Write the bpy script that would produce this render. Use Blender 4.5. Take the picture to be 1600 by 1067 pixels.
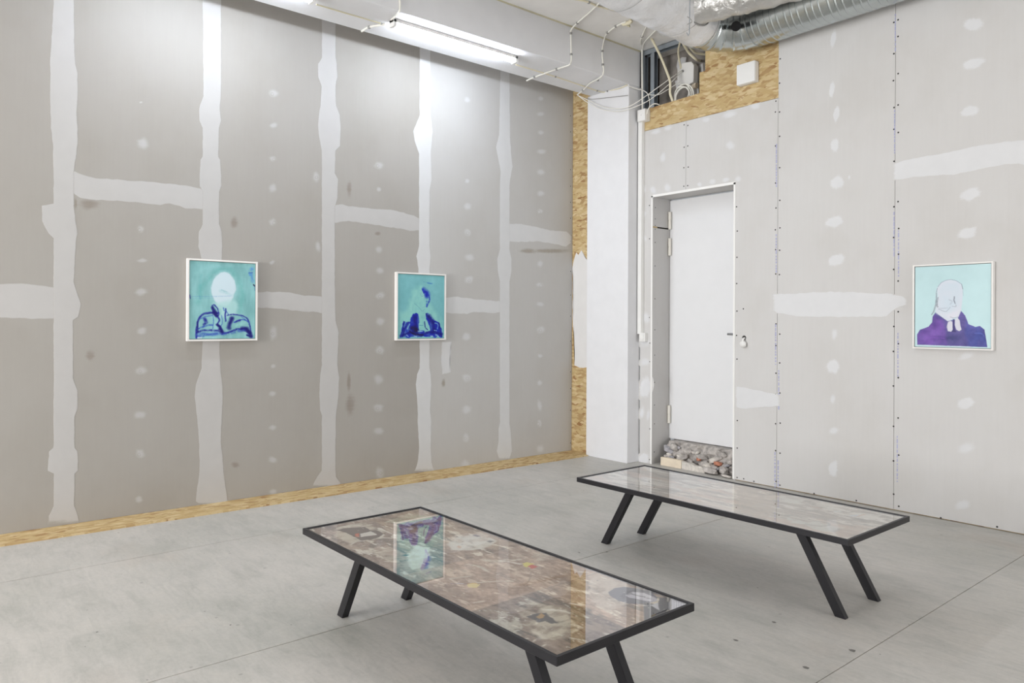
import bpy, bmesh, math, random
import numpy as np
from mathutils import Vector, Matrix
rnd = random.Random(7)
for o in list(bpy.data.objects): bpy.data.objects.remove(o)
COL = bpy.context.scene.collection
SC = bpy.context.scene

# ------------------------------------------------------------------ camera
FPX, CX, CY, EYE, ROLL = 1158.0, 800.0, 502.5, 1.5, 0.0045
YAW = math.atan2(1382.0, FPX)
Fv = np.array([-math.sin(YAW), math.cos(YAW), 0.0]); Rv = np.array([math.cos(YAW), math.sin(YAW), 0.0]); Uv = np.array([0, 0, 1.0])
cR = math.cos(ROLL) * Rv + math.sin(ROLL) * Uv; cU = -math.sin(ROLL) * Rv + math.cos(ROLL) * Uv
EYEP = np.array([0, 0, EYE])
cam_d = bpy.data.cameras.new('camera'); cam = bpy.data.objects.new('camera', cam_d); COL.objects.link(cam)
cam_d.sensor_width = 36; cam_d.lens = FPX / 1600 * 36; cam_d.shift_y = (CY - 533.5) / 1600; cam_d.clip_start = 0.05
cam.matrix_world = Matrix(((cR[0], cU[0], -Fv[0], 0), (cR[1], cU[1], -Fv[1], 0), (cR[2], cU[2], -Fv[2], EYE), (0, 0, 0, 1)))
SC.camera = cam

# ------------------------------------------------------------------ world, lights, exposure
SC.view_settings.view_transform = 'Standard'; SC.view_settings.look = 'None'
SC.view_settings.gamma = 1; SC.view_settings.use_curve_mapping = False
SC.view_settings.exposure = 0.0
w = bpy.data.worlds.new('daylight'); SC.world = w; w.use_nodes = True
w.node_tree.nodes['Background'].inputs[0].default_value = (0.92, 0.96, 1.0, 1)
w.node_tree.nodes['Background'].inputs[1].default_value = 0.35
def area(name, loc, rot, sx, sy, power, col):
    l = bpy.data.lights.new(name, 'AREA'); l.shape = 'RECTANGLE'; l.size = sx; l.size_y = sy; l.energy = power; l.color = col
    o = bpy.data.objects.new(name, l); o.location = loc; o.rotation_euler = rot; COL.objects.link(o); return o
# daylight of the big window in the front wall, behind the camera
area('unseen_window_daylight', (-4.0, -6.2, 1.875), (math.radians(90), 0, 0), 3.45, 2.9, 605, (0.99, 0.992, 1.0))
# fill from an added, unseen window at the far end of the right-hand wall
area('unseen_window_daylight', (6.42, 4.05, 1.875), (math.radians(90), 0, math.radians(90)), 3.5, 2.9, 205, (0.99, 0.992, 1.0))
LAMP_EMIT = 84.0
LAMP_COL = (0.85, 0.935, 1.05)

# ------------------------------------------------------------------ measured room
XC0, XK = -6.146 - 6.061 * 0.0095, 0.0095         # plasterboard face of the left wall: x = XC0 + XK * y
YB = 6.175                                        # plasterboard face of the back wall
ZC = 4.415                                        # ceiling
ZBEAM = 4.027
XBI, XBO = -5.232, -5.80                          # beam: inner and outer edge
YCOL = 5.99
def ray(px, py):
    return Fv + (px - CX) / FPX * cR + (CY - py) / FPX * cU
def hit(px, py, ax, val):                          # point of the plane (axis = value) seen there
    d = ray(px, py); t = (val - EYEP[ax]) / d[ax]; return EYEP + t * d
def lw(px, py):                                    # left wall -> (y, z)
    d = ray(px, py); t = XC0 / (d[0] - XK * d[1]); p = EYEP + t * d; return (p[1], p[2])
def bw(px, py, y=YB):                              # back wall -> (x, z)
    p = hit(px, py, 1, y); return (p[0], p[2])
def lx(y): return XC0 + XK * y

# ------------------------------------------------------------------ helpers
def link(o, parent=None):
    COL.objects.link(o)
    if parent is not None: o.parent = parent
    return o
def obj(name, bm, mat=None, parent=None, smooth=False):
    me = bpy.data.meshes.new(name)
    if len(bm.faces) > 1 and all(e.is_manifold for e in bm.edges): bmesh.ops.recalc_face_normals(bm, faces=bm.faces[:])
    bm.to_mesh(me); bm.free()
    if mat: me.materials.append(mat)
    if smooth:
        for p in me.polygons: p.use_smooth = True
        try: me.set_sharp_from_angle(angle=math.radians(40))
        except Exception: pass
    return link(bpy.data.objects.new(name, me), parent)
def empty(name, loc=(0, 0, 0)):
    o = bpy.data.objects.new(name, None); o.location = loc; o.empty_display_size = 0.1; return link(o)
def tag(o, label=None, cat=None, group=None, kind=None):
    for k, v in (('label', label), ('category', cat), ('group', group), ('kind', kind)):
        if v: o[k] = v
    return o
def adopt(child, parent):                          # parent already placed: keep world coordinates
    child.parent = parent; child.matrix_parent_inverse = Matrix.Translation(Vector(parent.location)).inverted()
    return child
def box(bm, x0, y0, z0, x1, y1, z1, bev=0.0):
    r = bmesh.ops.create_cube(bm, size=1.0)
    vs = r['verts']
    bmesh.ops.scale(bm, vec=(abs(x1 - x0), abs(y1 - y0), abs(z1 - z0)), verts=vs)
    bmesh.ops.translate(bm, vec=((x0 + x1) / 2, (y0 + y1) / 2, (z0 + z1) / 2), verts=vs)
    if bev:
        es = list({e for v in vs for e in v.link_edges})
        bmesh.ops.bevel(bm, geom=es, offset=bev, segments=1, affect='EDGES')
    return bm
def prism(bm, pts2, to3, d0, d1):                  # 2D outline extruded between depths d0 and d1
    a = [bm.verts.new(to3(p, d0)) for p in pts2]; b = [bm.verts.new(to3(p, d1)) for p in pts2]
    n = len(pts2)
    bm.faces.new(a); bm.faces.new(b[::-1])
    for i in range(n): bm.faces.new((a[i], b[i], b[(i + 1) % n], a[(i + 1) % n]))
    return bm
def smooth_path(pts, sub=6):
    P = [Vector(p) for p in pts]
    if len(P) < 3: return P
    out = []
    for i in range(len(P) - 1):
        p0 = P[i - 1] if i else P[0] * 2 - P[1]; p1, p2 = P[i], P[i + 1]; p3 = P[i + 2] if i + 2 < len(P) else p2 * 2 - p1
        for k in range(sub):
            t = k / sub
            out.append(0.5 * ((2 * p1) + (-p0 + p2) * t + (2 * p0 - 5 * p1 + 4 * p2 - p3) * t * t + (-p0 + 3 * p1 - 3 * p2 + p3) * t ** 3))
    out.append(P[-1]); return out
def tube(bm, pts, r, n=7, caps=True):              # r: number or one radius per point
    P = [Vector(p) for p in pts]; m = len(P); rings = []
    N = None
    for i in range(m):
        t = (P[min(i + 1, m - 1)] - P[max(i - 1, 0)])
        if t.length < 1e-9: t = Vector((0, 0, 1))
        t.normalize()
        if N is None: N = t.orthogonal().normalized()
        else:
            N = (N - t * N.dot(t))
            N = N.normalized() if N.length > 1e-6 else t.orthogonal().normalized()
        B = t.cross(N); ri = r[i] if hasattr(r, '__len__') else r
        rings.append([bm.verts.new(P[i] + (N * math.cos(2 * math.pi * k / n) + B * math.sin(2 * math.pi * k / n)) * ri) for k in range(n)])
    for i in range(m - 1):
        for k in range(n):
            bm.faces.new((rings[i][k], rings[i][(k + 1) % n], rings[i + 1][(k + 1) % n], rings[i + 1][k]))
    if caps: bm.faces.new(rings[0][::-1]); bm.faces.new(rings[-1])
    return bm

# ------------------------------------------------------------------ materials
def s2l(c):
    return tuple(((v / 255 / 12.92) if v / 255 <= 0.04045 else ((v / 255 + 0.055) / 1.055) ** 2.4) for v in c)
def new_mat(name):
    m = bpy.data.materials.new(name); m.use_nodes = True
    return m, m.node_tree, m.node_tree.nodes['Principled BSDF']
def nd(nt, typ, **kw):
    n = nt.nodes.new(typ)
    for k, v in kw.items():
        if k.startswith('i_'): n.inputs[int(k[2:]) if k[2:].isdigit() else k[2:]].default_value = v
        else: setattr(n, k, v)
    return n
def ramp(nt, fac, stops):
    r = nt.nodes.new('ShaderNodeValToRGB'); e = r.color_ramp.elements
    while len(e) < len(stops): e.new(0.5)
    for el, (p, c) in zip(e, stops): el.position = p; el.color = (*c, 1)
    nt.links.new(fac, r.inputs[0]); return r.outputs[0]
def noise(nt, vec, scale, detail=3, rough=0.5, dist=0.0):
    n = nd(nt, 'ShaderNodeTexNoise'); n.inputs['Scale'].default_value = scale; n.inputs['Detail'].default_value = detail
    n.inputs['Roughness'].default_value = rough; n.inputs['Distortion'].default_value = dist
    nt.links.new(vec, n.inputs['Vector']); return n.outputs[0]
def mixc(nt, fac, a, b, mode='MIX'):
    n = nd(nt, 'ShaderNodeMix', data_type='RGBA', blend_type=mode)
    for s, v in ((0, fac), (6, a), (7, b)):
        if hasattr(v, 'node'): nt.links.new(v, n.inputs[s])
        elif s == 0: n.inputs[0].default_value = v
        else: n.inputs[s].default_value = (*v[:3], 1)
    return n.outputs[2]
def mapping(nt, scale=(1, 1, 1), rot=(0, 0, 0), coord='pos'):
    if coord == 'pos': v = nd(nt, 'ShaderNodeNewGeometry').outputs['Position']
    else: v = nd(nt, 'ShaderNodeTexCoord').outputs['Object']
    m = nd(nt, 'ShaderNodeMapping'); m.inputs['Scale'].default_value = scale; m.inputs['Rotation'].default_value = rot
    nt.links.new(v, m.inputs['Vector']); return m.outputs[0]
def math_n(nt, op, a, b=None):
    n = nd(nt, 'ShaderNodeMath', operation=op)
    for i, v in enumerate((a, b)):
        if v is None: continue
        if hasattr(v, 'node'): nt.links.new(v, n.inputs[i])
        else: n.inputs[i].default_value = v
    return n.outputs[0]
def bump(nt, bsdf, h, strength, dist):
    b = nd(nt, 'ShaderNodeBump'); b.inputs['Strength'].default_value = strength; b.inputs['Distance'].default_value = dist
    nt.links.new(h, b.inputs['Height']); nt.links.new(b.outputs[0], bsdf.inputs['Normal'])
def flat(name, rgb, rough=0.6, metal=0.0, var=0.06, scale=6, bmp=0.0, bscale=60, spec=0.5):
    m, nt, b = new_mat(name); c = s2l(rgb)
    v = mapping(nt)
    n = noise(nt, v, scale, 4)
    nt.links.new(ramp(nt, n, [(0.3, tuple(x * (1 - var) for x in c)), (0.7, tuple(min(1, x * (1 + var)) for x in c))]), b.inputs['Base Color'])
    b.inputs['Roughness'].default_value = rough; b.inputs['Metallic'].default_value = metal; b.inputs['Specular IOR Level'].default_value = spec
    if bmp: bump(nt, b, noise(nt, v, bscale, 4), bmp, 0.01)
    return m
BOARD_L, BOARD_L_LIT, BOARD_R = (165, 161, 155), (187, 185, 182), (207, 205, 203)  # second grey repeats the first with the far end's brighter light painted in
def board_color(nt, base):
    c = s2l(base)
    a = noise(nt, mapping(nt, (1, 1, 0.8)), 1.6, 4, 0.6)
    f = noise(nt, mapping(nt, (60, 60, 3)), 1.0, 2)
    col = ramp(nt, a, [(0.32, tuple(x * k for x, k in zip(c, (0.96, 0.955, 0.945)))), (0.5, c), (0.72, tuple(x * k for x, k in zip(c, (1.02, 1.025, 1.03))))])
    fib = ramp(nt, f, [(0.3, (0.992,) * 3), (0.7, (1.007,) * 3)])
    return mixc(nt, 1.0, col, fib, 'MULTIPLY')
def board_mat(name, base):
    m, nt, b = new_mat(name)
    nt.links.new(board_color(nt, base), b.inputs['Base Color'])
    b.inputs['Roughness'].default_value = 0.75; b.inputs['Specular IOR Level'].default_value = 0.25
    return m
def plaster_mat(name, base, top, ragged=0.5, lo=0.22, hi=0.72):
    m, nt, b = new_mat(name)
    at = nd(nt, 'ShaderNodeAttribute', attribute_name='cover')
    n1 = noise(nt, mapping(nt, (1, 1, 1)), 26, 4, 0.6)
    n2 = noise(nt, mapping(nt, (5, 1, 14)), 5, 3, 0.6)
    s = math_n(nt, 'ADD', at.outputs['Fac'], math_n(nt, 'MULTIPLY', math_n(nt, 'ADD', math_n(nt, 'SUBTRACT', n1, 0.5), math_n(nt, 'SUBTRACT', n2, 0.5)), ragged))
    mr = nd(nt, 'ShaderNodeMapRange', interpolation_type='SMOOTHSTEP'); mr.inputs[1].default_value = lo; mr.inputs[2].default_value = hi
    nt.links.new(s, mr.inputs[0])
    c = s2l(top)
    wcol = ramp(nt, noise(nt, mapping(nt, (1, 1, 1)), 9, 4), [(0.3, tuple(x * 0.965 for x in c)), (0.7, c)])
    nt.links.new(mixc(nt, mr.outputs[0], board_color(nt, base), wcol), b.inputs['Base Color'])
    b.inputs['Roughness'].default_value = 0.7; b.inputs['Specular IOR Level'].default_value = 0.25
    return m
M = {}
M['boardL'] = board_mat('grey_plasterboard', BOARD_L); M['boardL_lit'] = board_mat('grey_plasterboard_lit', BOARD_L_LIT); M['boardR'] = board_mat('pale_plasterboard', BOARD_R)
M['plasterL'] = plaster_mat('joint_plaster_grey_wall', BOARD_L, (189, 187, 185)); M['plasterL_lit'] = plaster_mat('joint_plaster_grey_wall_lit', BOARD_L_LIT, (208, 208, 208)); M['plasterR'] = plaster_mat('joint_plaster_back_wall', BOARD_R, (220, 220, 221))  # far seams: same plaster with the brighter light put into its colour
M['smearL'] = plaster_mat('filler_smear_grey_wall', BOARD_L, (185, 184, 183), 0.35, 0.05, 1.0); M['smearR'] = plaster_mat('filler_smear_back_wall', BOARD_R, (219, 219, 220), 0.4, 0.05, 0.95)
M['dabR'] = plaster_mat('thick_filler_dab', BOARD_R, (221, 221, 222), 0.5, 0.18, 0.6); M['smearL_lit'] = plaster_mat('filler_smear_grey_wall_lit', BOARD_L_LIT, (204, 204, 204), 0.35, 0.05, 1.0); M['stainL_lit'] = plaster_mat('brown_stain_lit', BOARD_L_LIT, (160, 153, 143), 0.6, 0.05, 1.05); M['stain'] = plaster_mat('brown_stain', BOARD_L, (146, 139, 130), 0.6, 0.05, 1.05)  # far-board filler and stain copies, lightened for the light falling there
M['white'] = flat('white_wall_paint', (226, 226, 228), 0.6, var=0.02, bmp=0.05)
M['ceil'] = flat('ceiling_paint', (234, 232, 229), 0.8, var=0.03)
M['door'] = flat('white_door_enamel', (232, 232, 233), 0.45, var=0.01)
M['hinge'] = flat('cream_hinge_paint', (238, 234, 224), 0.45, var=0.02)
M['plastic'] = flat('white_plastic', (232, 231, 228), 0.45, var=0.02)
M['cream'] = flat('cream_cable_sheath', (222, 214, 188), 0.5, var=0.05)
M['cable'] = flat('white_cable_sheath', (232, 230, 222), 0.5, var=0.04)
M['yellow'] = flat('yellowed_sealant', (205, 198, 170), 0.6)
M['black'] = flat('black_powder_coat', (29, 28, 32), 0.38, spec=0.35, var=0.05, bmp=0.03, bscale=400)
M['dark'] = flat('dark_screw_head', (40, 38, 36), 0.5)
M['steel'] = flat('zinc_steel', (160, 168, 176), 0.4, 0.7, var=0.06)
M['clip'] = flat('grey_clip', (146, 145, 142), 0.5)
M['void'] = flat('painted_void_shade', (58, 52, 48), 0.9, var=0.3, scale=8)  # dark tone stands in for the shade inside openings
M['cavity'] = flat('dusty_cavity_board', (142, 136, 130), 0.9, var=0.35, scale=5, bmp=0.2)
M['black0'] = flat('unlit_hole', (10, 10, 11), 0.9)
M['ink'] = flat('blue_board_print', (172, 173, 202), 0.8)
M['joint'] = flat('saw_cut_dirt', (172, 150, 132), 0.9, var=0.2, scale=12)
M['bead'] = flat('metal_corner_bead', (240, 239, 236), 0.5, var=0.02)
M['frameW'] = flat('off_white_wood_frame', (234, 231, 227), 0.5, var=0.02)
M['handle'] = flat('brushed_handle', (150, 150, 152), 0.3, 0.8)
M['wood'] = flat('raw_softwood', (228, 214, 192), 0.7, var=0.08, scale=14)
M['brick'] = flat('broken_brick', (186, 126, 102), 0.9, var=0.25, scale=30, bmp=0.6)
M['concrete'] = flat('broken_concrete', (184, 178, 173), 0.95, var=0.34, scale=22, bmp=0.9, bscale=40)
M['lilac'] = flat('greyish_mortar', (172, 170, 174), 0.95, var=0.25, scale=26, bmp=0.8, bscale=45)
M['mortar'] = flat('pale_mortar', (208, 202, 194), 0.95, var=0.2, scale=30, bmp=0.9, bscale=50)
M['shadowgap'] = flat('open_joint', (70, 66, 62), 0.9)

def osb_mat(name, rot, tone=1.0):
    m, nt, b = new_mat(name)
    base = mapping(nt, (1, 1, 1), rot)
    wob = nd(nt, 'ShaderNodeMix', data_type='VECTOR'); wob.inputs[0].default_value = 0.06
    nn = nd(nt, 'ShaderNodeTexNoise'); nn.inputs['Scale'].default_value = 5; nt.links.new(base, nn.inputs['Vector'])
    nt.links.new(base, wob.inputs[4]); nt.links.new(nn.outputs['Color'], wob.inputs[5])
    col = None
    lay = [(0.25, (13, 42), 0.0), (-0.7, (12, 46), 3.1), (1.0, (14, 38), 7.7)]
    for ang, (sa, sb), off in lay:
        mp = nd(nt, 'ShaderNodeMapping'); mp.inputs['Rotation'].default_value = (0, 0, ang); mp.inputs['Scale'].default_value = (sa, sb, 10); mp.inputs['Location'].default_value = (off, off, off)
        nt.links.new(wob.outputs[1], mp.inputs['Vector'])
        v = nd(nt, 'ShaderNodeTexVoronoi', distance='CHEBYCHEV'); v.inputs['Scale'].default_value = 1.0; nt.links.new(mp.outputs[0], v.inputs['Vector'])
        sp = nd(nt, 'ShaderNodeSeparateColor'); nt.links.new(v.outputs['Color'], sp.inputs[0])
        stops = [(0.0, s2l((150, 112, 74))), (0.05, s2l((172, 142, 100))), (0.3, s2l((188, 162, 116))), (0.7, s2l((197, 174, 130))), (1.0, s2l((208, 188, 148)))]
        c = ramp(nt, sp.outputs[0], [(p, tuple(x * tone for x in q)) for p, q in stops])
        edge = ramp(nt, v.outputs['Distance'], [(0.0, (1.0,) * 3), (0.55, (1.0,) * 3), (0.9, (0.86, 0.81, 0.74))])
        c = mixc(nt, 1.0, c, edge, 'MULTIPLY')
        if col is None: col = c
        else:
            pick = ramp(nt, sp.outputs[1], [(0.52, (0, 0, 0)), (0.54, (1, 1, 1))])
            col = mixc(nt, pick, col, c)
    mp = nd(nt, 'ShaderNodeMapping'); mp.inputs['Rotation'].default_value = (0, 0, 0.5); mp.inputs['Scale'].default_value = (16, 52, 12); nt.links.new(wob.outputs[1], mp.inputs['Vector'])
    dn = noise(nt, mp.outputs[0], 1.0, 2)
    col = mixc(nt, ramp(nt, dn, [(0.67, (0, 0, 0)), (0.76, (0.7,) * 3)]), col, tuple(x * tone for x in s2l((134, 100, 62))))
    nt.links.new(col, b.inputs['Base Color']); b.inputs['Roughness'].default_value = 0.7; b.inputs['Specular IOR Level'].default_value = 0.2
    return m
M['osbB'] = osb_mat('oriented_strand_board_upright', (math.radians(90), 0, 0))
M['osbF'] = osb_mat('oriented_strand_board_flat', (0, 0, math.radians(90)), 1.05)

def floor_mat():
    m, nt, b = new_mat('power_floated_concrete')
    v = mapping(nt)
    big = noise(nt, v, 0.75, 5, 0.6, 0.4); mid = noise(nt, mapping(nt, (1, 2.2, 1), (0, 0, 0.5)), 3.2, 6, 0.65, 0.6); fine = noise(nt, v, 38, 4, 0.7)
    c1 = ramp(nt, big, [(0.3, s2l((178, 177, 171))), (0.52, s2l((192, 189, 184))), (0.72, s2l((202, 198, 193)))])
    c2 = ramp(nt, mid, [(0.25, (0.80, 0.82, 0.81)), (0.5, (1, 1, 1)), (0.8, (1.07, 1.06, 1.045))])
    c = mixc(nt, 1.0, c1, c2, 'MULTIPLY')
    c = mixc(nt, 1.0, c, ramp(nt, fine, [(0.3, (0.94,) * 3), (0.7, (1.04,) * 3)]), 'MULTIPLY')
    wisp = noise(nt, mapping(nt, (3.0, 16.0, 1), (0, 0, 0.75)), 1.6, 6, 0.7, 1.2)
    c = mixc(nt, 1.0, c, ramp(nt, wisp, [(0.3, (0.90, 0.91, 0.905)), (0.5, (1, 1, 1)), (0.68, (1.05, 1.045, 1.04))]), 'MULTIPLY')
    stain = noise(nt, mapping(nt, (1.0, 1.4, 1), (0, 0, 0.9)), 1.15, 3, 0.5)
    c = mixc(nt, ramp(nt, stain, [(0.6, (0, 0, 0)), (0.75, (0.30,) * 3)]), c, s2l((176, 163, 150)))
    sp = nd(nt, 'ShaderNodeTexVoronoi'); sp.inputs['Scale'].default_value = 5.5; nt.links.new(v, sp.inputs['Vector'])
    spk = ramp(nt, sp.outputs['Distance'], [(0.0, (0.55,) * 3), (0.035, (0.55,) * 3), (0.06, (0, 0, 0))])
    c = mixc(nt, spk, c, s2l((140, 138, 134)))
    nt.links.new(c, b.inputs['Base Color'])
    nt.links.new(ramp(nt, mid, [(0.3, (0.42,) * 3), (0.7, (0.58,) * 3)]), b.inputs['Roughness'])
    b.inputs['Specular IOR Level'].default_value = 0.4
    bump(nt, b, fine, 0.06, 0.004)
    return m
M['floor'] = floor_mat()

def foil_mat(name, base, rough, crumple, scale, metal=1.0):
    m, nt, b = new_mat(name); v = mapping(nt)
    c = s2l(base)
    nt.links.new(ramp(nt, noise(nt, v, 5, 4), [(0.3, tuple(x * 0.85 for x in c)), (0.7, c)]), b.inputs['Base Color'])
    b.inputs['Metallic'].default_value = metal; b.inputs['Roughness'].default_value = rough
    h = noise(nt, v, scale, 5, 0.6, 1.2)
    if crumple: bump(nt, b, h, crumple, 0.02)
    return m
M['foil'] = foil_mat('crinkled_aluminium_foil', (238, 238, 239), 0.36, 0.55, 9, 0.45)
M['foil2'] = foil_mat('loose_aluminium_foil', (214, 213, 210), 0.32, 0.9, 13, 0.85)
M['galv'] = foil_mat('galvanised_sheet', (196, 202, 202), 0.24, 0.06, 3, 1.0)

def emit_mat():
    m = bpy.data.materials.new('lit_tube_diffuser'); m.use_nodes = True; nt = m.node_tree; nt.nodes.clear()
    e = nd(nt, 'ShaderNodeEmission'); e.inputs[0].default_value = (*LAMP_COL, 1); e.inputs[1].default_value = LAMP_EMIT
    o = nd(nt, 'ShaderNodeOutputMaterial'); nt.links.new(e.outputs[0], o.inputs[0]); return m
M['lit'] = emit_mat()
def pane_mat(name, f0, power, tint):
    m = bpy.data.materials.new(name); m.use_nodes = True; nt = m.node_tree; nt.nodes.clear()
    t = nd(nt, 'ShaderNodeBsdfTransparent'); t.inputs[0].default_value = (*tint, 1)
    g = nd(nt, 'ShaderNodeBsdfGlossy'); g.inputs['Roughness'].default_value = 0.0; g.inputs[0].default_value = (0.97, 0.97, 0.98, 1)
    geo = nd(nt, 'ShaderNodeNewGeometry'); dt = nd(nt, 'ShaderNodeVectorMath', operation='DOT_PRODUCT')
    nt.links.new(geo.outputs['Incoming'], dt.inputs[0]); nt.links.new(geo.outputs['Normal'], dt.inputs[1])
    k = math_n(nt, 'POWER', math_n(nt, 'SUBTRACT', 1.0, math_n(nt, 'ABSOLUTE', dt.outputs['Value'])), power)   # reflectance of both faces of the sheet
    f = math_n(nt, 'ADD', f0, math_n(nt, 'MULTIPLY', k, 1 - f0))
    x = nd(nt, 'ShaderNodeMixShader'); o = nd(nt, 'ShaderNodeOutputMaterial')
    nt.links.new(f, x.inputs[0]); nt.links.new(t.outputs[0], x.inputs[1]); nt.links.new(g.outputs[0], x.inputs[2]); nt.links.new(x.outputs[0], o.inputs[0])
    return m
M['pane'] = pane_mat('clear_glass', 0.08, 3.0, (0.98, 0.99, 0.985))
M['winpane'] = pane_mat('window_glass', 0.08, 5.0, (0.97, 0.98, 0.98))
def print_mat(name, rough, spec):
    m, nt, b = new_mat(name)
    a = nd(nt, 'ShaderNodeAttribute', attribute_name='print'); nt.links.new(a.outputs['Color'], b.inputs['Base Color'])
    b.inputs['Roughness'].default_value = rough; b.inputs['Specular IOR Level'].default_value = spec
    return m
M['print'] = print_mat('printed_sheet', 0.6, 0.2); M['paint'] = print_mat('oil_paint', 0.55, 0.3)

# ------------------------------------------------------------------ flat-art raster (colour attribute on a fine grid)
def vnoise(x, y, seed):
    r = np.random.RandomState(seed); g = r.rand(257, 257)
    xi = np.floor(x).astype(int); yi = np.floor(y).astype(int); fx = x - xi; fy = y - yi
    fx = fx * fx * (3 - 2 * fx); fy = fy * fy * (3 - 2 * fy); xi %= 256; yi %= 256
    return (g[yi, xi] * (1 - fx) + g[yi, xi + 1] * fx) * (1 - fy) + (g[yi + 1, xi] * (1 - fx) + g[yi + 1, xi + 1] * fx) * fy
def fbm(x, y, seed, o=4):
    s, a, t = 0, 1.0, 0
    for k in range(o): s = s + a * vnoise(x * 2 ** k + 17 * k, y * 2 ** k + 5 * k, seed + k); t += a; a *= 0.55
    return s / t
class Art:
    def __init__(self, wm, hm, nx, ny, mp, base):
        self.nx, self.ny, self.wm, self.hm, self.mp = nx, ny, wm, hm, mp
        u, v = np.meshgrid(np.linspace(0, 1, nx), np.linspace(0, 1, ny))
        self.x, self.y = u * wm, v * hm            # metres, y downwards / away
        self.img = np.zeros((ny, nx, 3)) + np.array(base, float)
    def P(self, pts): return np.array([self.mp(*p) for p in pts]) * np.array([self.wm, self.hm])
    def blend(self, a, col):
        a = np.clip(a, 0, 1)[..., None]; self.img = self.img * (1 - a) + np.array(col, float) * a
    def tone(self, sx, sy, seed, amt, col=(1, 1, 1), o=4):
        n = fbm(self.x * sx, self.y * sy, seed, o) - 0.5; self.img = self.img + n[..., None] * amt * np.array(col)
    def dist(self, pts, closed=False, warp=0.0, ws=30, seed=1):
        X, Y = self.x, self.y
        if warp:
            X = X + (fbm(X * ws, Y * ws, seed, 3) - 0.5) * warp; Y = Y + (fbm(self.x * ws + 9, Y * ws + 4, seed + 7, 3) - 0.5) * warp
        d = np.full(X.shape, 1e9); q = list(pts) + ([pts[0]] if closed else [])
        ins = np.zeros(X.shape, bool)
        for (x0, y0), (x1, y1) in zip(q[:-1], q[1:]):
            dx, dy = x1 - x0, y1 - y0; L = dx * dx + dy * dy + 1e-12
            t = np.clip(((X - x0) * dx + (Y - y0) * dy) / L, 0, 1)
            d = np.minimum(d, np.hypot(X - x0 - t * dx, Y - y0 - t * dy))
            if closed:
                c = ((y0 > Y) != (y1 > Y)); ins ^= c & (X < (x1 - x0) * (Y - y0) / (y1 - y0 + 1e-12) + x0)
        return np.where(ins, -d, d) if closed else d
    def poly(self, pts, col, alpha=1.0, soft=0.003, warp=0.008, ws=40, seed=3, patch=0.0, ps=60, clip=None):
        d = self.dist(self.P(pts), True, warp, ws, seed)
        a = np.clip(0.5 - d / soft, 0, 1) * alpha
        if patch: a = a * np.clip(1 - patch * 2 * np.clip(fbm(self.x * ps, self.y * ps * 0.6, seed + 31) - 0.38, 0, 1) * 2, 0, 1)
        if clip is not None: a = a * clip
        self.blend(a, col)
    gain = 1.0
    def stroke(self, pts, wid, col, alpha=1.0, seed=5, dry=0.5, curve=True, soft=0.4):
        p = self.P(pts); wid = wid * self.gain
        if curve and len(p) > 2: p = np.array([(v.x, v.y) for v in smooth_path([(a, b, 0) for a, b in p], 5)])
        d = self.dist(p, False, wid * 0.5, 0.6 / wid, seed)
        a = np.clip((wid / 2 - d) / (wid * soft), 0, 1)
        n = fbm(self.x * 2.2 / wid, self.y * 2.2 / wid, seed + 3, 3)
        self.blend(a * np.clip(1 - dry * 2.2 * np.clip(n - 0.40, 0, 1) * 2, 0, 1) * alpha, col)
    def bloom(self, sx, sy, seed, lo, col, alpha, fine=50, mask=None):
        n = fbm(self.x * sx, self.y * sy, seed, 5); f = fbm(self.x * fine, self.y * fine * 1.6, seed + 40, 3)
        a = np.clip((n - lo) * 14, 0, 1) * np.clip(1.5 - np.abs(f - 0.5) * 3.5, 0.2, 1) * alpha
        self.blend(a if mask is None else a * mask, col)
    def flecks(self, dens, size, col, seed, alpha=0.8, aspect=2.0, mask=None):
        r = np.random.RandomState(seed); n = int(dens)
        for _ in range(n):
            cx, cy = r.rand() * self.wm, r.rand() * self.hm
            if mask is not None and not mask(cx / self.wm, cy / self.hm): continue
            s = size * (0.4 + r.rand() * 1.1); an = r.rand() * 3.14
            dx, dy = self.x - cx, self.y - cy; a = dx * math.cos(an) + dy * math.sin(an); b = (-dx * math.sin(an) + dy * math.cos(an)) * aspect
            self.blend(np.clip(1.5 - np.hypot(a, b) / s, 0, 1) * alpha, col)
    def mesh(self, name, to3, mat, parent):
        c = np.clip(self.img, 0, 255) / 255; lin = np.where(c <= 0.04045, c / 12.92, ((c + 0.055) / 1.055) ** 2.4)
        nx, ny = self.nx, self.ny
        co = to3(self.x.ravel() / self.wm, self.y.ravel() / self.hm)
        i = np.arange((nx - 1) * (ny - 1)); a = (i // (nx - 1)) * nx + i % (nx - 1)
        f = np.stack([a, a + 1, a + nx + 1, a + nx], 1)
        me = bpy.data.meshes.new(name); me.vertices.add(len(co)); me.vertices.foreach_set('co', co.astype(np.float32).ravel())
        me.loops.add(f.size); me.loops.foreach_set('vertex_index', f.ravel().astype(np.int32))
        me.polygons.add(len(f)); me.polygons.foreach_set('loop_start', np.arange(0, f.size, 4, dtype=np.int32))
        try: me.polygons.foreach_set('loop_total', np.full(len(f), 4, dtype=np.int32))
        except Exception: pass
        me.update(); me.validate()
        at = me.color_attributes.new('print', 'FLOAT_COLOR', 'POINT')
        rgba = np.ones((len(co), 4), np.float32); rgba[:, :3] = lin.reshape(-1, 3); at.data.foreach_set('color', rgba.ravel())
        me.materials.append(mat)
        return link(bpy.data.objects.new(name, me), parent)

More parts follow.
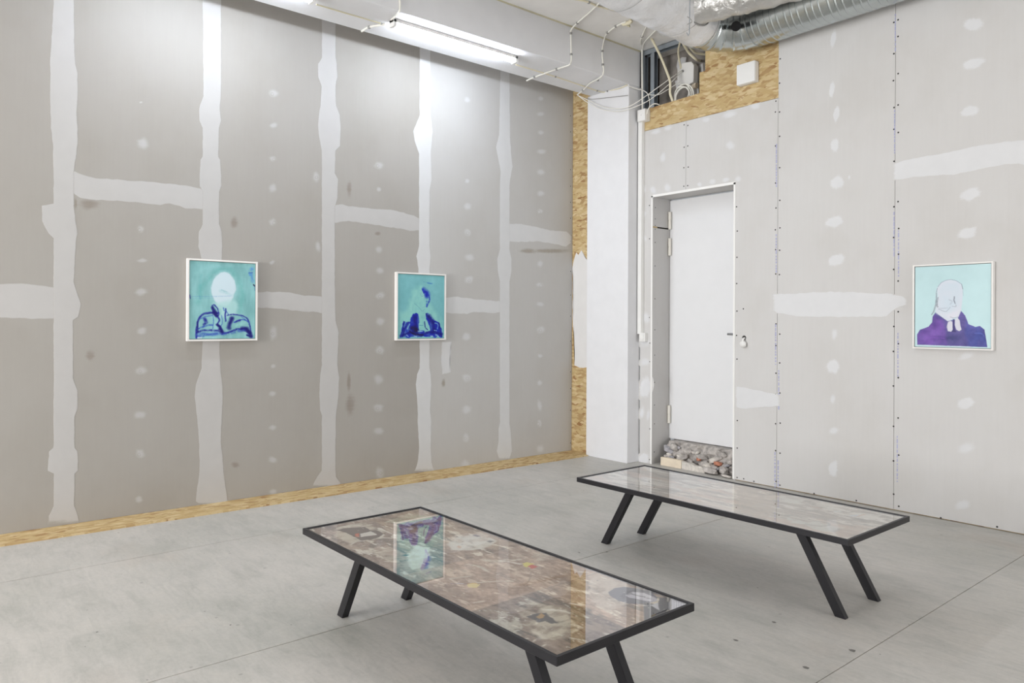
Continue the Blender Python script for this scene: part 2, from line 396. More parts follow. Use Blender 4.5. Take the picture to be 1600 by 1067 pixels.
# ================================================================== STRUCTURE
# floor: a bed with four visible rows of slabs between saw cuts
fl = tag(obj('floor', box(bmesh.new(), -6.4, -6.6, -0.2, 6.7, 6.9, -0.004), M['joint']), kind='structure')
cuts = [-6.4, -5.10, -3.312, -1.55, 0.22, 1.99, 3.76, 5.53, 6.7]
for i in range(len(cuts) - 1):
    g = 0.0022
    obj('floor_slab', box(bmesh.new(), cuts[i] + (g if i else 0), -6.6, -0.0045, cuts[i + 1] - (g if i < len(cuts) - 2 else 0), 6.9, 0.0), M['floor'], fl)
ceil = tag(obj('ceiling', box(bmesh.new(), -6.4, -6.6, ZC, 6.7, 6.9, ZC + 0.2), M['ceil']), kind='structure')

# left wall -------------------------------------------------------
WL = tag(obj('wall_left', prism(bmesh.new(), [(-6.6, -0.0), (6.9, -0.0), (6.9, ZC), (-6.6, ZC)], lambda p, d: (lx(p[0]) - d, p[0], p[1]), 0.016, 0.12), M['shadowgap']), kind='structure')
def L3(p, d=0.0): return (lx(p[0]) + d, p[0], p[1])
def B3(p, d=0.0): return (p[0], YB - d, p[1])
seamL = [-6.4, -5.2, -4.17, -3.14, -2.12, -1.09, -0.066, 0.958, 1.997, 3.018, 4.04, 5.05, 6.06]
jointL = [2.48, 1.66, 2.48, 1.65, 2.47, 1.66, 1.632, 2.474, 1.668, 2.50, 1.682, 2.505]
for i, zj in enumerate(jointL):
    a, b = seamL[i] + 0.0015, seamL[i + 1] - 0.0015
    for z0, z1 in ((0.013, zj - 0.0015), (zj + 0.0015, ZC - 0.002)):
        obj('drywall_board', prism(bmesh.new(), [(a, z0), (b, z0), (b, z1), (a, z1)], L3, -0.0155, 0.0), M['boardL_lit' if a > 3.9 else 'boardL'], WL)

def smear(name, outline, to3, mat, parent, inset=0.012, d=0.0007, seed=1, jag=0.0):
    """thin sheet of filler; attribute 'cover' falls from 1 inside to 0 at the feathered rim"""
    r = random.Random(seed)
    pts = []
    n = len(outline)
    for i in range(n):
        a = Vector((outline[i][0], outline[i][1])); b = Vector((outline[(i + 1) % n][0], outline[(i + 1) % n][1]))
        k = max(1, int((b - a).length / 0.05))
        for j in range(k):
            p = a.lerp(b, j / k)
            pts.append(Vector((p.x + r.uniform(-jag, jag), p.y + r.uniform(-jag, jag))))
    n = len(pts)
    area2 = sum(pts[i].x * pts[(i + 1) % n].y - pts[(i + 1) % n].x * pts[i].y for i in range(n))
    if area2 < 0: pts.reverse()
    bm = bmesh.new(); lay = bm.verts.layers.float.new('cover')
    outer, inner = [], []
    for i in range(n):
        t = pts[(i + 1) % n] - pts[i - 1]
        nrm = Vector((t.y, -t.x)); nrm = nrm.normalized() if nrm.length > 1e-9 else Vector((0, 0))
        po = pts[i] + nrm * inset * 0.5; pi = pts[i] - nrm * inset * 0.5
        v = bm.verts.new(to3(po, d * 0.4)); v[lay] = 0.0; outer.append(v)
        v = bm.verts.new(to3(pi, d)); v[lay] = 1.0; inner.append(v)
    for i in range(n):
        bm.faces.new((outer[i], outer[(i + 1) % n], inner[(i + 1) % n], inner[i]))
    f = bm.faces.new(inner); bmesh.ops.triangulate(bm, faces=[f])
    return obj(name, bm, mat, parent)
def strip(name, rows, to3, mat, parent, inset=0.009, d=0.0009, seed=1, jag=0.002, step=0.035, fade=True):
    """band of joint filler as rows of four vertices (rim, inside, inside, rim)"""
    r = random.Random(seed); R = []
    for (a0, b0), (a1, b1) in zip(rows[:-1], rows[1:]):
        a0, b0, a1, b1 = Vector(a0), Vector(b0), Vector(a1), Vector(b1)
        k = max(1, int(max((a1 - a0).length, (b1 - b0).length) / step))
        for j in range(k): R.append((a0.lerp(a1, j / k), b0.lerp(b1, j / k)))
    R.append((Vector(rows[-1][0]), Vector(rows[-1][1])))
    bm = bmesh.new(); lay = bm.verts.layers.float.new('cover'); prev = None; n = len(R)
    for i, (a, b) in enumerate(R):
        a = a + Vector((r.uniform(-jag, jag), r.uniform(-jag, jag))); b = b + Vector((r.uniform(-jag, jag), r.uniform(-jag, jag)))
        u = (b - a).normalized(); end = 0.15 if fade and i in (0, n - 1) else 1.0
        row = []
        for p, c, h in ((a - u * inset * .5, 0.0, .35), (a + u * inset * .5, end, 1), (b - u * inset * .5, end, 1), (b + u * inset * .5, 0.0, .35)):
            v = bm.verts.new(to3(p, d * h)); v[lay] = c; row.append(v)
        if prev:
            for q in range(3): bm.faces.new((prev[q], prev[q + 1], row[q + 1], row[q]))
        prev = row
    return obj(name, bm, mat, parent)
def spot(px, py, rx, ry, plane, mat, parent, seed, rot=0.0, d=0.0007):
    """dab of filler over a screw: soft from centre to rim"""
    c = plane(px, py); k = plane(px + 1, py); k2 = plane(px, py + 1)
    ax = Vector((k[0] - c[0], k[1] - c[1])); ay = Vector((k2[0] - c[0], k2[1] - c[1]))
    r = random.Random(seed); to3 = L3 if plane is lw else B3
    bm = bmesh.new(); lay = bm.verts.layers.float.new('cover'); cen = Vector(c)
    v0 = bm.verts.new(to3(cen, d)); v0[lay] = 1.0; rings = []
    N = 18
    w0 = [r.uniform(0.78, 1.16) for _ in range(N)]; wob = [(w0[i - 1] + 2 * w0[i] + w0[(i + 1) % N]) / 4 for i in range(N)]
    for f, cv in ((0.55, 0.8), (1.0, 0.36), (1.45, 0.0)):
        ring = []
        for i in range(N):
            a = 2 * math.pi * i / N; x = math.cos(a) * rx * f * wob[i]; y = math.sin(a) * ry * f * wob[i]
            xr = x * math.cos(rot) - y * math.sin(rot); yr = x * math.sin(rot) + y * math.cos(rot)
            v = bm.verts.new(to3(cen + ax * xr + ay * yr, d * (1.05 - 0.6 * f / 1.45))); v[lay] = cv; ring.append(v)
        rings.append(ring)
    for i in range(N):
        j = (i + 1) % N
        bm.faces.new((v0, rings[0][i], rings[0][j]))
        for q in range(2): bm.faces.new((rings[q][i], rings[q + 1][i], rings[q + 1][j], rings[q][j]))
    return obj('filler_spot', bm, mat, parent)

VL = {
 'A': [(0,84,115),(80,80,116),(100,78,117),(115,79,121),(150,78,121),(175,79,119),(200,80,121),(225,83,121),(270,84,115),(318,84,115),(321,66,115),(345,66,118),(365,76,121),(372,84,119),(440,84,115),(450,84,118),(475,84,126),(495,84,122),(500,84,114),(590,84,114),(610,84,121),(640,84,121),(650,84,116),(700,84,116),(705,77,121),(735,75,122),(740,84,116),(790,84,116),(806,77,122),(819,75,124)],
 'B': [(0,317,345),(150,318,345),(170,311,343),(188,312,345),(200,317,342),(245,317,341),(250,313,344),(290,312,346),(300,317,342),(350,317,342),(362,311,346),(385,310,347),(400,314,347),(420,317,345),(535,317,343),(575,315,344),(600,306,347),(620,304,348),(660,309,346),(690,311,345),(720,312,348),(745,311,350),(770,307,354),(783,306,355),(788,312,350)],
 'C': [(15,503,524),(90,503,524),(100,497,526),(120,497,527),(135,503,524),(165,501,525),(180,498,531),(200,497,532),(228,501,531),(235,503,524),(270,503,523),(280,503,528),(310,503,527),(325,503,523),(420,503,523),(440,503,523),(500,503,524),(520,503,529),(570,503,527),(590,500,530),(615,499,529),(640,500,526),(650,503,525),(700,503,524),(735,503,524),(745,496,525),(755,490,532),(760,488,524)],
 'D': [(65,656,672),(180,656,673),(205,646,676),(220,648,675),(240,655,673),(270,655,674),(280,655,674),(300,655,671),(385,655,671),(400,651,673),(420,654,671),(530,656,671),(575,656,671),(585,652,673),(600,650,674),(640,653,672),(660,653,674),(700,655,673),(722,653,674),(736,648,678)],
 'E': [(105,782,796),(210,780,797),(230,775,798),(245,778,799),(260,781,801),(268,782,799),(290,781,796),(390,781,796),(405,777,799),(425,778,799),(440,781,796),(560,781,796),(660,781,796),(670,779,797),(690,779,799),(705,776,800),(718,780,795)]}
for s, (k, rows) in enumerate(VL.items()):
    y0 = rows[0][0] - 30
    strip('joint_plaster', [(lw(rows[0][1], y0), lw(rows[0][2], y0))] + [(lw(l, y), lw(r, y)) for y, l, r in rows], L3, M['plasterL_lit' if k in 'DE' else 'plasterL'], WL, 0.007, 0.0013, seed=s)
HL = [[(-40,446,494),(0,444,496),(40,443,497),(70,447,498),(88,450,498)], [(112,266,300),(125,272,309),(150,278,312),(200,282,315),(230,284,318),(250,286,320),(265,287,318),(290,290,325),(320,297,327)],
      [(398,456,480),(430,456,482),(450,457,484),(475,462,487),(490,462,487),(506,464,490)], [(521,321,348),(535,319,346),(545,322,345),(580,326,350),(610,328,355),(640,335,360),(658,342,360)],
      [(690,466,488),(715,464,490),(730,466,490),(745,468,487),(770,470,489),(784,471,488)], [(793,350,377),(815,350,378),(840,355,377),(860,360,380),(885,362,385),(892,368,380)]]
for s, rows in enumerate(HL):
    strip('joint_plaster', [(lw(x, a), lw(x, b)) for x, a, b in rows], L3, M['plasterL_lit' if rows[0][0] > 664 else 'plasterL'], WL, 0.012, 0.0007, seed=20 + s, jag=0.004, fade=False)
smear('filler_patch', [lw(*p) for p in ((691,535),(705,534),(704,560),(704,581),(691,584),(689,560))], L3, M['plasterL_lit'], WL, 0.02, 0.0012, seed=40, jag=0.005)
SPL = [(220,160,4,2,0),(223,224,10,11,1),(220,358,6,6,1),(222,407,9,4,1),(220,456,13,8,0),(221,517,9,7,1),(221,579,11,7,1),(219,648,11,7,1),(219,709,8,9,1),(217,780,7,6,1),
       (427,146,9,7,1),(427,196,9,6,0),(426,248,6,5,1),(426,294,6,7,2),(426,347,7,6,1),(425,410,6,4,0),(427,520,7,13,1),(427,572,6,5,0),(426,615,8,6,0),(426,668,8,6,0),(426,718,10,7,0),(427,768,7,5,1),(494,276,6,9,1),(497,385,6,12,0),
       (592,258,8,7,1),(592,296,5,5,0),(592,390,7,8,0),(594,423,7,6,1),(594,462,8,7,1),(594,502,8,7,1),(594,547,8,8,1),(592,593,8,8,2),(591,637,9,7,1),(592,673,9,7,1),(593,738,8,11,1),
       (730,156,7,6,0),(730,283,5,5,0),(731,322,7,7,1),(731,363,6,7,1),(734,402,9,6,1),(733,437,8,7,1),(729,526,8,8,1),(729,590,8,8,1),(729,640,8,8,1),(728,684,6,8,1),(727,725,8,9,1),
       (845,154,6,5,0),(845,178,7,4,1),(845,207,7,5,0),(846,237,8,4,2),(845,269,8,7,0),(845,302,8,6,0),(844,330,5,4,1),(844,412,6,7,0),(843,445,7,4,1),(844,475,7,4,1),(845,515,8,7,1),(844,556,5,4,1),(843,598,6,6,0),(843,633,4,9,2),(843,661,4,7,1),(844,701,7,7,1)]
for i, (x, y, rx, ry, st) in enumerate(SPL):
    k = (0.72, 0.86, 1.0)[st]
    spot(x, y, rx * k, ry * k, lw, M['smearL_lit' if x > 664 else 'smearL'], WL, 100 + i, rot=rnd.uniform(-0.4, 0.2))
    if st == 1 and i % 2 == 0: spot(x + rnd.uniform(-2, 2), y + 1, 2.2, 2.2, lw, M['smearL_lit' if x > 664 else 'smearL'], WL, 700 + i, d=0.0011)
for i, (x, y, rx, ry) in enumerate([(547,632,8,17),(545,597,3,16),(858,392,30,4),(826,392,14,4),(118,318,3,9),(140,320,15,8),(366,348,6,9),(590,365,5,3),(693,598,3,7),(546,295,4,12),(368,726,7,5),(141,556,8,8)]):
    o = spot(x, y, rx, ry, lw, M['stainL_lit' if x > 664 else 'stain'], WL, 300 + i, d=0.0004); o.name = 'stain'

def dots(name, pts, to3, r, parent, mat, d=0.0012):
    bm = bmesh.new()
    for p in pts:
        N = 7; c = Vector(p); v0 = bm.verts.new(to3(c, d)); ring = [bm.verts.new(to3(c + Vector((math.cos(6.2832 * i / N), math.sin(6.2832 * i / N))) * r, d * 0.3)) for i in range(N)]
        for i in range(N): bm.faces.new((v0, ring[i], ring[(i + 1) % N]))
    o = obj(name, bm, mat, parent); o['kind'] = 'stuff'; return o
dots('screw_heads', [lw(891.5, y) for y in (181,206,235,265,291,316,341,377,424,461,494,533,581,607,641,692)], L3, 0.006, WL, M['dark'])

# back wall -------------------------------------------------------
WB = tag(obj('wall_back', prism(bmesh.new(), [(-5.225, 0), (-5.07, 0), (-5.07, 2.835), (-4.062, 2.835), (-4.062, 0), (6.7, 0), (6.7, ZC), (-4.40, ZC), (-4.40, 3.6), (-5.225, 3.6)], B3, -0.0165, -0.09), M['osbB']), kind='structure')
polys = [
    [(-5.222, 0.010), (-5.071, 0.010), (-5.071, 2.838), (-4.6345, 2.838), (-4.6345, 3.543), (-5.222, 3.543)],
    [(-4.6315, 2.838), (-4.062, 2.838), (-4.062, 0.802), (-3.6165, 0.802), (-3.6165, 3.543), (-4.6315, 3.543)],
    [(-4.062, 0.007), (-3.6165, 0.007), (-3.6165, 0.799), (-4.062, 0.799)],
    [(-3.6135, 0.008), (-2.591, 0.008), (-2.591, 1.650), (-3.6135, 1.650)], [(-3.6135, 1.653), (-2.591, 1.653), (-2.591, ZC), (-3.6135, ZC)],
    [(-2.588, 0.008), (-1.566, 0.008), (-1.566, 2.735), (-2.588, 2.735)], [(-2.588, 2.738), (-1.566, 2.738), (-1.566, ZC), (-2.588, ZC)],
    [(-1.563, 0.008), (-0.541, 0.008), (-0.541, 1.66), (-1.563, 1.66)], [(-1.563, 1.663), (-0.541, 1.663), (-0.541, ZC), (-1.563, ZC)],
    [(-0.538, 0.008), (0.9, 0.008), (0.9, ZC), (-0.538, ZC)], [(0.903, 0.008), (2.3, 0.008), (2.3, ZC), (0.903, ZC)], [(2.303, 0.008), (3.7, 0.008), (3.7, ZC), (2.303, ZC)], [(3.703, 0.008), (5.1, 0.008), (5.1, ZC), (3.703, ZC)], [(5.103, 0.008), (6.5, 0.008), (6.5, ZC), (5.103, ZC)]]
for p in polys: obj('drywall_board', prism(bmesh.new(), p, B3, -0.0125, 0.0), M['boardR'], WB)
osb = [(-5.212, 3.546), (-3.6125, 3.546), (-3.6125, ZC), (-4.405, ZC), (-4.405, 3.993), (-4.473, 3.993), (-4.473, 3.788), (-5.212, 3.772)]
obj('osb_panel', prism(bmesh.new(), osb, B3, -0.014, 0.001), M['osbB'], WB)
# upright strand board beside the column, facing the room
obj('osb_panel', box(bmesh.new(), -6.20, 6.062, 0.012, -5.70, 6.08, ZC), M['osbB'], WB)
smear('filler_patch', [bw(*p, 6.062) for p in ((894.5,420),(897,404),(901,395),(904,398),(908,391),(912,397),(919,408),(919,573),(905,575),(898,571),(897,540),(895,500))], lambda p, d=0: (p[0], 6.0615 - d, p[1]), plaster_mat('filler_on_strand_board', (196, 160, 104), (224, 222, 220), 0.4), WB, 0.012, 0.0012, seed=3, jag=0.006)
# opening above the strand board: back panel, panels painted dark for the shade inside, steel studs
obj('cavity_panel', box(bmesh.new(), -5.24, 6.50, 3.50, -4.56, 6.52, ZC), M['cavity'], WB)
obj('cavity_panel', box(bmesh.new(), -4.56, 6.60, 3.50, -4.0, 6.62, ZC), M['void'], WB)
obj('cavity_panel', box(bmesh.new(), -4.60, 6.42, 3.52, -4.36, 6.43, 4.06), M['boardR'], WB)
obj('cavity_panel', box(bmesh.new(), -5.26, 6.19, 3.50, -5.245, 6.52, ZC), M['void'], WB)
for i, (x0, z0, x1, z1) in enumerate([(-4.98, 4.22, -4.90, 4.33), (-5.00, 4.02, -4.92, 4.12), (-4.72, 3.72, -4.68, 4.2)]):
    smear('filler_patch', [(x0, z0), (x1, z0 + 0.02), (x1 + 0.01, z1), (x0 - 0.01, z1 - 0.01)], lambda p, d=0: (p[0], 6.4995 - d, p[1]), M['smearR'], WB, 0.03, 0.002, seed=60 + i, jag=0.012)
def channel(x0, x1, z0, z1, y0, y1):
    bm = bmesh.new(); t = 0.004
    if x1 - x0 > z1 - z0: box(bm, x0, y0, z1 - t, x1, y1, z1); box(bm, x0, y0, z0, x1, y0 + t, z1); box(bm, x0, y1 - t, z0, x1, y1, z1)
    else: box(bm, x0, y0, z0, x0 + t, y1, z1); box(bm, x0, y0, z0, x1, y0 + t, z1); box(bm, x0, y1 - t, z0, x1, y1, z1)
    return bm
obj('metal_channel', channel(-5.22, -4.40, 4.36, ZC - 0.002, 6.185, 6.26), M['steel'], WB)
obj('metal_stud', channel(-5.11, -5.06, 3.56, 4.36, 6.19, 6.25), M['steel'], WB)
obj('metal_stud', channel(-5.215, -5.19, 3.56, 4.36, 6.19, 6.25), M['steel'], WB)

HR = [[(1206,460,485),(1215,460,489),(1250,458,494),(1290,456,495),(1340,457,495),(1385,459,494),(1400,461,482),(1419,467,474)],
      [(1395,256,281),(1402,254,281),(1420,249,278),(1450,244,275),(1490,236,272),(1530,228,264),(1570,222,257),(1600,219,256),(1690,200,243)],
      [(1148.5,604,636),(1165,606,638),(1190,611,636),(1219,618,634)]]
for s, rows in enumerate(HR):
    strip('joint_plaster', [(bw(x, a), bw(x, b)) for x, a, b in rows], B3, M['plasterR'], WB, 0.012, 0.0012, seed=80 + s, jag=0.004)
SPR = [(1036,246,5,8,1),(1141,227,8,7,1),(1302,61,4,13,2),(1300,140,4,11,2),(1307,178,5,13,2),(1304,226,7,10,2),(1308,286,11,10,2),(1327,277,2,4,1),(1303,347,14,8,2),(1306,406,15,8,2),(1304,522,6,11,0),(1302,573,10,11,2),(1301,624,5,10,0),(1303,673,9,6,1),(1302,733,7,13,2),
       (1521,99,17,9,2),(1516,173,15,8,2),(1515,304,16,10,2),(1512,364,15,9,2),(1510,556,16,8,0),(1509,630,15,9,2),(1509,700,14,9,1),(1504,789,14,8,1),(1521,38,16,9,2),
       (1025,206,10,5,0),(1044,200,9,5,0),(1104,187,8,5,0),(1140,179,13,6,1),(1180,166,9,6,1),(1005,248,3,8,1),(1006,297,4,8,1),(1020,297,5,7,1),(1043,293,6,8,1),(1093,288,6,5,0),(1113,284,6,5,1),(1134,281,7,4,1),(1153,280,6,5,1),
       (1006,335,4,6,1),(1006,372,5,6,1),(1009,497,8,9,1),(1008,535,9,9,1),(1008,565,9,7,1),(1008,606,9,16,2),(1003,645,4,11,1),(1013,648,4,12,0),(1006,716,8,8,2)]
for i, (x, y, rx, ry, st) in enumerate(SPR):
    k = (0.75, 0.88, 1.0)[st]
    tall = ry > rx * 1.4
    spot(x, y, rx * k, ry * k, bw, M['smearR'] if st < 2 else M['dabR'], WB, 400 + i, rot=(0.15 if tall else -0.28))
sd = []
for x, dx, ys in ((1215.3, -3.3, (158,175,228,286,325,359,390,428,506,540,583,616,662,704,752)), (1215.3, 3.2, (92,130,175,213,262,313,356,391,429,522,567,614,661,708,758)),
                  (1400.5, -4.0, (35,84,126,168,202,252,323,371,421,461,510,549,603,666,720,772)), (1398.8, 5.0, (31,57,115,164,207,315,357,397,439,487,537,590,653,711,791)),
                  (1072, -3, (195,230,262,291)), (1072, 3, (196,228,261,290)), (1150, 1.5, (323,361,402,443,486,524,561,657,700,746)), (1016, -1, (321,373,496,536,565,670,718))):
    for y in ys: sd.append(bw(x + dx + rnd.uniform(-0.6, 0.6), y))
sd += [bw(1161.5, 482.5), bw(1178, 752), bw(1272, 771), bw(1338, 782), bw(1470, 809), bw(1558, 823), bw(1162, 748)]
dots('screw_heads', sd, B3, 0.0075, WB, M['dark'])
# blue printing along the board edges: illegibly small, kept as short dashes
bm = bmesh.new(); rr = random.Random(5)
for x, y0, y1 in ((1213.2, 225, 292), (1212.8, 366, 426), (1212, 506, 570), (1216.8, 578, 640), (1211, 706, 766), (1215.8, 719, 764), (1399, 22, 80), (1398, 172, 240), (1397, 331, 401), (1404, 360, 432), (1403, 520, 590), (1402, 681, 753)):
    y = y0
    while y < y1:
        L = rr.choice((2, 3, 3, 5, 7)); wd = rr.uniform(0.85, 1.05)
        a, b = bw(x - wd, y), bw(x + wd, min(y + L, y1))
        q = [bm.verts.new(B3(p, 0.0006)) for p in ((a[0], a[1]), (b[0], a[1]), (b[0], b[1]), (a[0], b[1]))]; bm.faces.new(q); y += L + rr.choice((1.2, 1.6, 2.5))
tag(obj('printed_marking', bm, M['ink'], WB), kind='stuff')

# remaining shell, behind and beside the camera
def window(name, x0, x1, z0, z1, to3, n):
    wn = tag(empty(name, to3(((x0 + x1) / 2, z0), 0)), kind='structure')
    bm = bmesh.new()
    def bar(a, b, c, d): prism(bm, [(a, b), (c, b), (c, d), (a, d)], to3, -0.04, 0.04)
    for k in range(n + 1): q = x0 + (x1 - x0 - 0.06) * k / n; bar(q, z0, q + 0.06, z1)
    for z in (z0, z1 - 0.06): bar(x0, z, x1, z + 0.06)
    adopt(obj('window_frame', bm, M['white']), wn)
    for k in range(n):
        q = x0 + (x1 - x0 - 0.06) * k / n; bm = bmesh.new(); prism(bm, [(q + 0.05, z0 + 0.05), (q + (x1 - x0) / n, z0 + 0.05), (q + (x1 - x0) / n, z1 - 0.05), (q + 0.05, z1 - 0.05)], to3, -0.004, 0.004)
        adopt(obj('window_pane', bm, M['winpane']), wn)
def holed(name, a, b, x0, x1, z0, z1, to3):
    bm = bmesh.new()
    for q in ((a, 0, x0, ZC), (x1, 0, b, ZC), (x0, 0, x1, z0), (x0, z1, x1, ZC)): prism(bm, [(q[0], q[1]), (q[2], q[1]), (q[2], q[3]), (q[0], q[3])], to3, 0.0, 0.2)
    tag(obj(name, bm, M['white']), kind='structure')
FR3 = lambda p, d: (p[0], -6.3 - d, p[1]); RT3 = lambda p, d: (6.5 + d, p[1] * 0 + p[0], p[1])
holed('wall_right', -6.6, 6.9, 2.2, 5.9, 0.35, 3.4, RT3); window('added_window_1', 2.2, 5.9, 0.35, 3.4, lambda p, d: (6.6 + d, p[0], p[1]), 3)  # right-hand window is added, out of view, to carry the side fill
holed('wall_front', -6.4, 6.7, -5.8, -2.2, 0.35, 3.4, FR3); window('window_2', -5.8, -2.2, 0.35, 3.4, lambda p, d: (p[0], -6.4 + d, p[1]), 3)
# beam, column, baseboard, ceiling sealant line
tag(obj('beam', box(bmesh.new(), XBO, -6.3, ZBEAM, XBI, 6.17, ZC, 0.004), M['white']), kind='structure')
tag(obj('column', box(bmesh.new(), -5.845, YCOL, 0, -5.238, 6.19, ZBEAM, 0.004), M['white']), kind='structure')
bb = [(lx(-6.3) - 0.01, -6.3), (-6.03, -6.3), (-5.905, 0.5), (-5.815, 5.2), (-5.80, 5.98), (-5.85, 5.985), (-5.85, 6.061), (lx(6.06) - 0.01, 6.061)]
bm = bmesh.new(); rr = random.Random(11)
edge = []
for (a, b) in zip(bb[1:4], bb[2:5]):
    for k in range(26):
        t = k / 26; edge.append((a[0] + (b[0] - a[0]) * t + rr.uniform(-0.004, 0.004), a[1] + (b[1] - a[1]) * t))
prism(bm, [bb[0]] + edge + bb[4:], lambda p, d: (p[0], p[1], d), 0.0, 0.012)
tag(obj('baseboard_left', bm, M['osbF']), 'pale strand board strip lying on the floor along the foot of the left wall', kind='structure')
tag(obj('trim_1', box(bmesh.new(), XBI - 0.001, -6.3, ZC - 0.012, XBI + 0.008, 6.17, ZC), M['yellow']), kind='structure')

# door --------------------------------------------------------------
YD = 6.475; XJ0, XJ1 = -5.070, -4.0625; ZD0, ZD1 = 0.245, 2.826
dr = tag(empty('door_1', (-4.56, YD, 0)), 'flush white door set deep in the plasterboard opening', kind='structure')
leaf = adopt(obj('door_leaf', box(bmesh.new(), XJ0 + 0.004, YD, ZD0, XJ1 - 0.004, YD + 0.05, ZD1 - 0.01, 0.002), M['door']), dr)
def hinge(z0, z1):
    bm = bmesh.new(); zm = (z0 + z1) / 2
    for a, b in ((z0, zm - 0.004), (zm + 0.004, z1)): tube(bm, [(XJ0 + 0.02, YD - 0.022, a), (XJ0 + 0.02, YD - 0.022, b)], 0.017, 10)
    tube(bm, [(XJ0 + 0.02, YD - 0.022, zm - 0.006), (XJ0 + 0.02, YD - 0.022, zm + 0.006)], 0.012, 10); box(bm, XJ0 + 0.02, YD - 0.022, z0 + 0.01, XJ0 + 0.024, YD + 0.002, z1 - 0.01)
    return obj('hinge', bm, M['hinge'], None, True)
for a, b in ((2.505, 2.693), (2.222, 2.408), (0.412, 0.602)): adopt(hinge(a, b), dr)
bm = bmesh.new(); tube(bm, [(-4.20, YD - 0.05, 1.385), (-4.305, YD - 0.05, 1.385)], 0.011, 8); tube(bm, [(-4.20, YD, 1.385), (-4.20, YD - 0.05, 1.385)], 0.011, 8); box(bm, -4.22, YD - 0.006, 1.29, -4.18, YD, 1.42, 0.002)
adopt(obj('door_handle', bm, M['handle'], None, True), dr)
# reveal lining boards
for z0, z1 in ((0.0, 2.504), (2.520, 2.838)):
    adopt(obj('reveal_board', box(bmesh.new(), XJ0 - 0.0125, YB - 0.0005, z0, XJ0 + 0.001, YD + 0.03, z1), M['boardR']), dr)
adopt(obj('reveal_board', box(bmesh.new(), XJ0, YB - 0.0005, 2.830, XJ1, YD + 0.02, 2.8425), M['boardR']), dr)
adopt(obj('reveal_board', box(bmesh.new(), XJ1 - 0.001, YB - 0.0005, 0.0, XJ1 + 0.0125, YD + 0.03, 2.838), M['boardR']), dr)
bm = bmesh.new()
box(bm, XJ0 - 0.005, YB - 0.004, 0.0, XJ0 + 0.012, YB + 0.004, 2.838); box(bm, XJ1 - 0.012, YB - 0.004, 0.008, XJ1 + 0.006, YB + 0.004, 2.838); box(bm, XJ0 - 0.005, YB - 0.004, 2.822, XJ1 + 0.006, YB + 0.004, 2.846)
adopt(obj('corner_bead', bm, M['bead']), dr)
bm = bmesh.new()
for z in (2.72, 2.60, 2.53, 2.49, 2.35, 2.1, 1.75, 1.42, 1.15, 0.86, 0.62, 0.42, 0.12):
    tube(bm, [(XJ0 + 0.001, YB + 0.055, z), (XJ0 + 0.0022, YB + 0.055, z)], 0.006, 7)
tag(adopt(obj('screw_heads', bm, M['dark']), dr), kind='stuff')
# broken masonry under the door leaf
rs = np.random.RandomState(4)
bm = bmesh.new(); nx, nz = 34, 12; g = []
for j in range(nz + 1):
    row = []
    for i in range(nx + 1):
        x = XJ0 + 0.10 + (XJ1 - XJ0 - 0.10) * i / nx; z = 0.24 * j / nz
        k = rs.rand()
        y = 6.36 - 0.06 * (1 - z / 0.24) * (0.5 + k) + 0.03 * math.sin(x * 23) * math.sin(z * 40) + 0.018 * (k - 0.5)
        row.append(bm.verts.new((x, y, z + (0 if j in (0,) else (0.010 * (rs.rand() - 0.5))))))
    g.append(row)
for j in range(nz):
    for i in range(nx): bm.faces.new((g[j][i], g[j][i + 1], g[j + 1][i + 1], g[j + 1][i]))
top = [bm.verts.new((v.co.x, 6.56, 0.236)) for v in g[nz]]
for i in range(nx): bm.faces.new((g[nz][i], g[nz][i + 1], top[i + 1], top[i]))
side = [bm.verts.new((v[0].co.x, 6.56, v[0].co.z)) for v in g]
for j in range(nz): bm.faces.new((g[j][0], g[j + 1][0], side[j + 1], side[j]))
thr = adopt(obj('broken_threshold', bm, M['concrete']), dr)
rr = random.Random(31)
for k in range(26):                                # lumps still bonded to the broken masonry
    x = rr.uniform(XJ0 + 0.12, XJ1 - 0.03); z = rr.uniform(0.03, 0.21); sz = rr.uniform(0.025, 0.06); yl = 6.355 - 0.10 * (1 - z / 0.24) + 0.01
    bm = bmesh.new(); bmesh.ops.create_icosphere(bm, subdivisions=1, radius=1.0)
    for v in bm.verts:
        q = rr.uniform(0.75, 1.15); v.co = Vector((max(-.7, min(.7, v.co.x * q)) * sz * 1.5, max(-.7, min(.7, v.co.y * q)) * sz, max(-.7, min(.7, v.co.z * q)) * sz * 0.8))
    bmesh.ops.rotate(bm, cent=(0, 0, 0), matrix=Matrix.Rotation(rr.uniform(-.6, .6), 3, 'Y') @ Matrix.Rotation(rr.uniform(-.5, .5), 3, 'Z'), verts=bm.verts)
    bmesh.ops.translate(bm, vec=(x, yl, z), verts=bm.verts)
    adopt(obj('masonry_lump', bm, M[rr.choice(('concrete', 'concrete', 'concrete', 'mortar', 'mortar', 'lilac'))]), dr)
adopt(obj('gap_shade_panel', box(bmesh.new(), XJ0 - 0.03, YB + 0.012, 2.3, XJ0 - 0.014, YD, 2.7), M['void']), dr)  # dark panels behind the gaps; their shade is in the colour
adopt(obj('gap_shade_panel', box(bmesh.new(), XJ0, 6.57, 0.0, XJ1, 6.60, 0.26), M['void']), dr)

